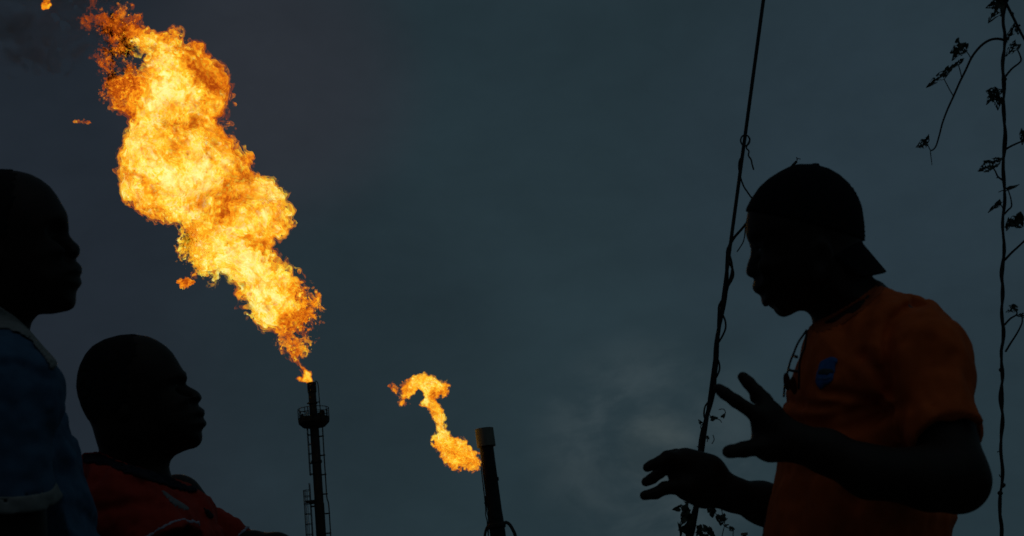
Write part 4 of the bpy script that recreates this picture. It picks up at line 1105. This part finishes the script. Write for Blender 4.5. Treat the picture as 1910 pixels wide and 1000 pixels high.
def make_flame(name, outline, d, vox, radii, wisp, heatspots, holes, mat_, label, amp=1.0, seed=1, levels=None, zfac=.8, mouth=None, lobes=(), inset=0):
    P = np.array(outline, float); lo = P.min(0) - 26 * amp; hi = P.max(0) + 26 * amp
    Rmax = max(r for _, r in radii)
    zr = Rmax * zfac * 1.05 + 14 * amp
    xs = np.arange(lo[0], hi[0], vox); ys = np.arange(lo[1], hi[1], vox); zs = np.arange(-zr, zr, vox)
    X, Y = np.meshgrid(xs, ys, indexing='ij')
    s_ = poly_sd(P, X, Y).astype(np.float32)
    W_ = np.clip(bump_field(X, Y, wisp), 0, 1.2).astype(np.float32)
    yy = np.array([a for a, _ in radii]); rr = np.array([b for _, b in radii]); o = np.argsort(yy)
    Rv = np.interp(Y, yy[o], rr[o]).astype(np.float32)
    shp = (len(xs), len(ys), len(zs))
    lam = lambda px: px / vox
    gn = lambda l, k, sh: np.clip(gnoise(shp, lam(l * amp), seed + k, sharp=sh), -2.2, 2.2)
    nA = gn(95, 0, 1.2); nB = gn(40, 1, 1.0); nC = gn(18, 2, 1.0); nD = gn(9, 3, .8)
    Zc = 10 * amp * np.sin(Y / (70 * amp))
    Z = zs[None, None, :].astype(np.float32) - Zc[:, :, None].astype(np.float32)
    R3 = Rv[:, :, None]
    phi = (np.sqrt(np.maximum(1 - s_[:, :, None] / R3, 0) ** 2 + (Z / (R3 * zfac)) ** 2) - 1) * R3
    lobe_heat = np.zeros(shp, np.float32)
    if len(lobes):                                   # overlapping round billows, kept inside the outline
        d1 = np.full(shp, 999., np.float32); d2 = d1.copy(); lh = np.zeros(shp, np.float32)
        for x, y, z, r, hh in lobes:
            dl = (np.sqrt(((X - x) ** 2 + (Y - y) ** 2)[:, :, None] + (zs[None, None, :] - z) ** 2) - r).astype(np.float32)
            closer = dl < d1
            d2 = np.where(closer, d1, np.minimum(d2, dl)); lh = np.where(closer, hh, lh); d1 = np.where(closer, dl, d1)
        rim = np.exp(-np.abs(d2 - d1) / 9.)
        lobe_heat = lh * (1 - .5 * rim) - .26 * rim * (np.abs(d2) < 30)
        core = (np.sqrt(np.maximum(1 - s_[:, :, None] / R3, 0) ** 2 + (Z / (R3 * zfac * .62)) ** 2) - 1) * R3
        phi = np.maximum(np.minimum(core, d1), phi_clip(s_, R3, Z, zfac))
    phi = np.where(s_[:, :, None] < -20 * amp, np.maximum(phi, -s_[:, :, None]), phi)
    w3 = W_[:, :, None]
    sm = np.clip(R3 / (60 * amp), .10, 1)
    for x, y, r, a in holes:
        phi = phi + (a * np.exp(-((X - x) ** 2 + (Y - y) ** 2) / (r * r))).astype(np.float32)[:, :, None] * (1 + .5 * nC)
    base = phi.astype(np.float32)
    noise_ = (-amp * sm * (nA * 3 + nB * (3.2 + 8 * w3) + nC * (1.9 + 4.2 * w3) + nD * (.7 + .8 * w3)) + amp * sm * (4.5 + w3 * 1.5)).astype(np.float32)
    hn = (nA * .08 + nB * .09 + nC * .06 + lobe_heat).astype(np.float32)
    # fold everything over by a turbulent flow so that edges and colours roll up into filaments
    m = np.abs(base) < 60 * amp; m |= base < 0
    ijk = np.nonzero(m)
    q = [c.astype(np.float32) for c in ijk]
    smf = np.broadcast_to(sm, shp)[m]; wf = np.broadcast_to(w3, shp)[m]
    for l, am, k0 in ((64, 5.0, 10), (27, 3.6, 20), (13, 1.7, 30)):
        for k in range(3):
            g_ = gnoise(shp, lam(l * amp), seed + k0 + k, sharp=1.3)[m]
            q[k] = q[k] + g_ * (am * amp / vox) * smf * (1 + 1.0 * wf)
    phi = base.copy(); phi[m] = sample(base, q) + sample(noise_, q)
    hw = np.zeros(shp, np.float32); hw[m] = sample(hn, q)
    # melt away single-voxel crumbs
    f_ = np.fft.rfftn(np.clip(phi, -40 * amp, 40 * amp).astype(np.float32)); sg = 1.55
    for ax_i, n_ in enumerate(shp):
        fr_ = np.fft.rfftfreq(n_) if ax_i == 2 else np.fft.fftfreq(n_)
        sh_ = [1, 1, 1]; sh_[ax_i] = -1; f_ *= np.exp(-2 * (math.pi * sg * fr_) ** 2).reshape(sh_).astype(np.float32)
    t_ = np.clip((R3 - 14 * amp) / (30 * amp), 0, 1) * np.clip(1.25 - .9 * w3, .25, 1)
    phi = (np.fft.irfftn(f_, s=shp, axes=(0, 1, 2)) * t_ + phi * (1 - t_)).astype(np.float32)
    # keep to the grid's inside
    phi[:2] = 9; phi[-2:] = 9; phi[:, :2] = 9; phi[:, -2:] = 9; phi[:, :, :2] = 9; phi[:, :, -2:] = 9
    hs = bump_field(X, Y, heatspots)[:, :, None]
    heat = np.clip(hw * 1.3 + hs + .13 - w3 * .22, -1, 1).astype(np.float32)
    VV, FF, HH, AA = [], [], [], []; nb = 0
    for lev, h0, v0 in levels:
        V, F = surface_nets(phi + (lev * (1 + 1.6 * w3 * (lev > 0)) + inset) * amp * (np.clip(R3 / (40 * amp), .15, 1)), (0, 0, 0), 1.0)
        if not len(V): continue
        i = np.clip(np.round(V).astype(int), 0, np.array(shp) - 1)
        hv = heat[i[:, 0], i[:, 1], i[:, 2]] + h0
        wv = W_[i[:, 0], i[:, 1]]
        ix = xs[0] + V[:, 0] * vox; iy = ys[0] + V[:, 1] * vox; iz = zs[0] + V[:, 2] * vox
        dd = d - iz / FPX * d
        C = np.stack([(ix - 955) / FPX * dd, (500 - iy) / FPX * dd, -dd], 1)
        VV.append(c2w(C)); FF.append(F[:, ::-1] + nb); HH.append(hv); AA.append(v0 - .42 * wv * (v0 < 2)); nb += len(V)
    V, F = np.concatenate(VV), np.concatenate(FF)
    o = mesh(name, V, F, mat_, None, mouth)
    me = o.data
    for nm, arr in (('fire_level', np.concatenate(HH)), ('veil', np.concatenate(AA))):
        a = me.attributes.new(nm, 'FLOAT', 'POINT'); a.data.foreach_set('value', arr.astype(np.float32))
    return prop(o, label, 'flame')

fA = flame_material('gas_flame', 1.0); fB = flame_material('small_gas_flame', 1.9, 38)
out1 = [(575, 716), (568, 714), (558, 713), (551, 707), (555, 701), (564, 703), (566, 700), (558, 694), (550, 683), (540, 670), (528, 656), (515, 630), (500, 618), (486, 612), (474, 598), (462, 580), (448, 568), (435, 555), (440, 535), (432, 520), (420, 512), (408, 518), (398, 530), (382, 532), (370, 522), (369, 507), (360, 492), (354, 476), (342, 474), (332, 466), (334, 447), (348, 440), (352, 426),
        (334, 416), (310, 414), (284, 410), (266, 400), (248, 388), (234, 370), (226, 348), (220, 330), (217, 311), (220, 290), (227, 272), (238, 250), (240, 231), (236, 218), (224, 212), (216, 206), (206, 192), (194, 186), (190, 172), (200, 160), (202, 146), (190, 140), (180, 130), (173, 109), (176, 92), (190, 86), (203, 95), (209, 112), (222, 124), (240, 122), (262, 128), (278, 124), (268, 106), (252, 100), (238, 96), (224, 88), (222, 76), (210, 66), (199, 58), (182, 58), (164, 50), (154, 40), (152, 26), (162, 14), (166, 0), (164, -30), (190, -34), (188, 0), (192, 22), (200, 38), (204, 20), (210, 14), (220, 22), (230, 16), (241, 8), (256, 16), (266, 30), (272, 50), (284, 64), (298, 70), (312, 66), (316, 52), (324, 48),
        (337, 56), (350, 66), (364, 76), (377, 90), (396, 106), (417, 130), (428, 152), (431, 175), (430, 192), (420, 208), (420, 232), (424, 246), (434, 264), (448, 278), (460, 294), (466, 312), (478, 326), (494, 332), (510, 343), (526, 360), (537, 376), (542, 396), (539, 424), (530, 442), (520, 456), (513, 472), (524, 476), (540, 480), (554, 494), (566, 511), (580, 528), (589, 545), (594, 570), (596, 590), (592, 612), (584, 632), (570, 650), (564, 668), (572, 684), (579, 698), (583, 713)]
rad1 = [(-40, 30), (0, 34), (40, 40), (90, 70), (160, 100), (230, 95), (300, 118), (350, 130), (400, 110), (450, 78), (500, 62), (560, 62), (610, 50), (650, 28), (690, 15), (706, 9), (714, 7)]
wisp1 = [(205, 150, 50, .9), (230, 110, 35, .9), (190, 40, 55, .9), (240, 45, 45, .7), (335, 70, 38, .6), (360, 490, 45, 1.0), (350, 440, 24, .7), (470, 585, 24, .6), (574, 560, 40, .95), (570, 630, 40, 1.0), (530, 500, 24, .6), (520, 640, 26, .5), (556, 680, 16, .3), (425, 235, 24, .4), (300, 412, 30, .4)]
heat1 = [(430, 392, 30, -.30), (405, 385, 26, -.18), (470, 460, 28, -.20), (410, 160, 34, -.22), (230, 170, 45, -.14), (345, 240, 24, -.14), (440, 330, 34, -.12), (285, 85, 36, .14), (300, 190, 42, .14), (350, 300, 44, .10), (300, 390, 40, .10), (480, 420, 26, .12),
         (440, 500, 44, .14), (490, 560, 34, .10), (570, 580, 36, -.10), (575, 640, 34, -.06), (190, 40, 50, -.26), (240, 50, 40, -.10), (565, 690, 30, -.06), (320, 330, 50, .05)]
holes1 = [(285, 290, 7, 42), (276, 284, 4, 38), (288, 304, 4, 40), (522, 532, 7, 36), (515, 508, 8, 22), (245, 42, 6, 18), (258, 112, 13, 34), (226, 128, 10, 26), (462, 568, 9, 20), (540, 600, 9, 30), (558, 616, 10, 34), (572, 590, 7, 30), (560, 560, 7, 26), (577, 622, 6, 28), (552, 640, 6, 24), (545, 500, 9, 26), (345, 80, 7, 20), (270, 190, 8, 22), (205, 140, 7, 16), (395, 500, 7, 20), (386, 470, 6, 18)]
lobes1 = [(325, 312, 8, 104, .10), (398, 150, -22, 70, -.20), (300, 135, 4, 58, .10), (476, 396, 40, 66, .06), (398, 440, -15, 68, -.04), (424, 288, 34, 56, -.02), (280, 352, 36, 60, .02), (440, 500, 10, 56, .12), (500, 560, 10, 52, .08),
          (566, 580, 6, 36, -.08), (548, 640, 0, 32, -.04), (225, 170, 0, 46, -.22), (215, 60, 0, 46, -.22), (268, 85, 18, 38, .12), (338, 78, -8, 30, -.18), (330, 215, 30, 50, .06), (360, 395, 44, 50, .06)]
lev1 = [(-7, .14, .0), (-2.5, .26, .24), (2.5, .52, .62), (9, .80, 3.0)]
fl = make_flame('flame', out1, D1, 1.75, rad1, wisp1, heat1, holes1, fA, 'huge billowing yellow and orange gas flame above the slim railed stack', 1.0, 21, lev1, .8, fr(np.array([0, 0, .0])), lobes1)
z2 = lambda pts: zz(700, 670, 3.03, pts)
out2 = z2([(606, 640), (600, 615), (598, 570), (570, 516), (530, 490), (505, 452), (480, 440), (455, 442), (430, 425), (408, 412), (396, 385), (390, 345), (388, 305), (372, 265), (350, 240), (352, 215), (378, 238), (408, 212), (425, 180), (420, 140), (400, 115), (385, 128), (366, 122), (345, 98), (310, 82), (270, 78), (240, 90), (212, 95), (195, 112), (165, 118), (150, 140), (135, 160), (118, 160), (104, 138), (80, 116), (74, 150), (100, 202), (140, 216), (140, 228), (114, 232), (130, 268), (182, 266), (190, 228), (205, 205), (250, 196), (275, 215), (245, 232), (260, 268), (290, 272), (300, 300), (318, 335), (340, 375), (345, 405), (332, 450), (312, 495), (335, 492), (362, 535), (388, 585), (412, 618), (445, 636), (490, 645), (545, 652), (580, 632)])
rad2 = [(690, 10), (700, 24), (735, 24), (760, 15), (795, 14), (812, 22), (835, 34), (860, 34), (880, 26)]
wisp2 = [(742, 735, 14, .25), (735, 720, 12, .2), (772, 752, 18, .45), (770, 705, 20, .4), (835, 725, 14, .4), (806, 832, 10, .7), (840, 878, 24, .6), (893, 868, 12, .7), (800, 775, 30, .35), (830, 830, 30, .4), (870, 850, 30, .45), (815, 790, 24, .25)]
heat2 = [(825, 735, 18, -.2), (775, 745, 22, -.2), (750, 730, 22, -.22), (838, 878, 24, -.25), (860, 880, 20, -.22), (800, 740, 12, .1), (815, 800, 18, .12), (840, 835, 22, .12), (880, 850, 12, .08)]
holes2 = [(783, 738, 9, 16), (778, 742, 7, 14), (820, 745, 5, 10), (868, 874, 10, 9), (850, 876, 6, 6), (748, 728, 5, 9)]
lev2 = [(-7, .16, .04), (-2.5, .30, .30), (2.5, .52, .75), (8, .74, 3.0)]
fl2 = make_flame('flame', out2, D2, .95, rad2, wisp2, heat2, holes2, fB, 'small hook-shaped orange gas flame blown sideways from the capped stack', .42, 41, lev2, .85, f2(np.array([-.45, 0, -2.4])), inset=2.2)
def puff(cx, cy, w, h, lab, seed, h0, v0, mm=None, sc_=.35):
    a = [(cx + w * math.cos(t) * (1 + .25 * math.sin(3 * t + seed)), cy + h * math.sin(t) * (1 + .2 * math.cos(2 * t + seed))) for t in np.linspace(0, 2 * math.pi, 24, endpoint=False)]
    r_ = min(w, h)
    make_flame('flame_wisp', a, D1, 1.0, [(cy - 50, r_), (cy + 50, r_)], [(cx, cy, w, .6)], [], [], mm or fB, lab, sc_, seed, [(-1, h0, v0), (2.5, h0 + .12, v0 + .3)], .8, wp(cx, cy, D1))
puff(346, 528, 17, 9, 'small detached orange puff of fire low beside the huge flame', 3, .16, .62)
puff(155, 227, 18, 5, 'faint dark red streak of fire adrift beside the upper huge flame', 5, .02, .10)
puff(86, 6, 9, 15, 'orange tongue of fire in the smoke at the topmost corner of sky', 7, .14, .5)

# ---------------- thin dark smoke drifting off the top of the huge flame ----------------
g = Field(cp(-60, 190, D1) * [1, 1, 0] + [0, 0, -D1 - 3.2], cp(260, -120, D1) * [1, 1, 0] + [0, 0, -D1 + 3.2], .22)
for x, y, r in ((60, -30, 2.6), (130, -10, 2.3), (110, 40, 2.0), (30, 40, 2.0), (150, 75, 1.3), (90, 95, 1.5), (200, -60, 2.4), (20, 110, 1.1)):
    g.ell(cp(x, y, D1 + .8), (r, r * .9, r * .9), 1.2)
g.v += gnoise(g.v.shape, 9, 77) * .35
V, F = g.out(); sm_ = mesh('smoke', V, F, None or M['wire'], None, wp(90, 40, D1))
m, N, L = nodes_of('drifting_smoke'); N.remove(N['Principled BSDF'])
pv = N.new('ShaderNodeVolumePrincipled'); pv.inputs['Color'].default_value = (.30, .22, .17, 1); pv.inputs['Anisotropy'].default_value = .2
tc = N.new('ShaderNodeTexCoord'); n = N.new('ShaderNodeTexNoise'); n.inputs['Scale'].default_value = .35; n.inputs['Detail'].default_value = 4; n.inputs['Distortion'].default_value = .8
L.new(tc.outputs['Object'], n.inputs['Vector'])
mr = N.new('ShaderNodeMapRange'); mr.inputs[1].default_value = .42; mr.inputs[2].default_value = .72; mr.inputs[3].default_value = 0; mr.inputs[4].default_value = .34
L.new(n.outputs['Fac'], mr.inputs[0]); L.new(mr.outputs[0], pv.inputs['Density']); L.new(pv.outputs[0], N['Material Output'].inputs['Volume'])
sm_.data.materials.clear(); sm_.data.materials.append(m)
prop(sm_, 'thin brown-black smoke drifting off the topmost end of the huge flame', 'smoke', kind='stuff')
S.cycles.volume_step_rate = 2.0


S.render.engine = 'CYCLES'
S.cycles.transparent_max_bounces = 24
S.cycles.max_bounces = 6
S.view_settings.view_transform = 'Standard'; S.view_settings.look = 'None'
S.view_settings.exposure = 0; S.view_settings.gamma = 1
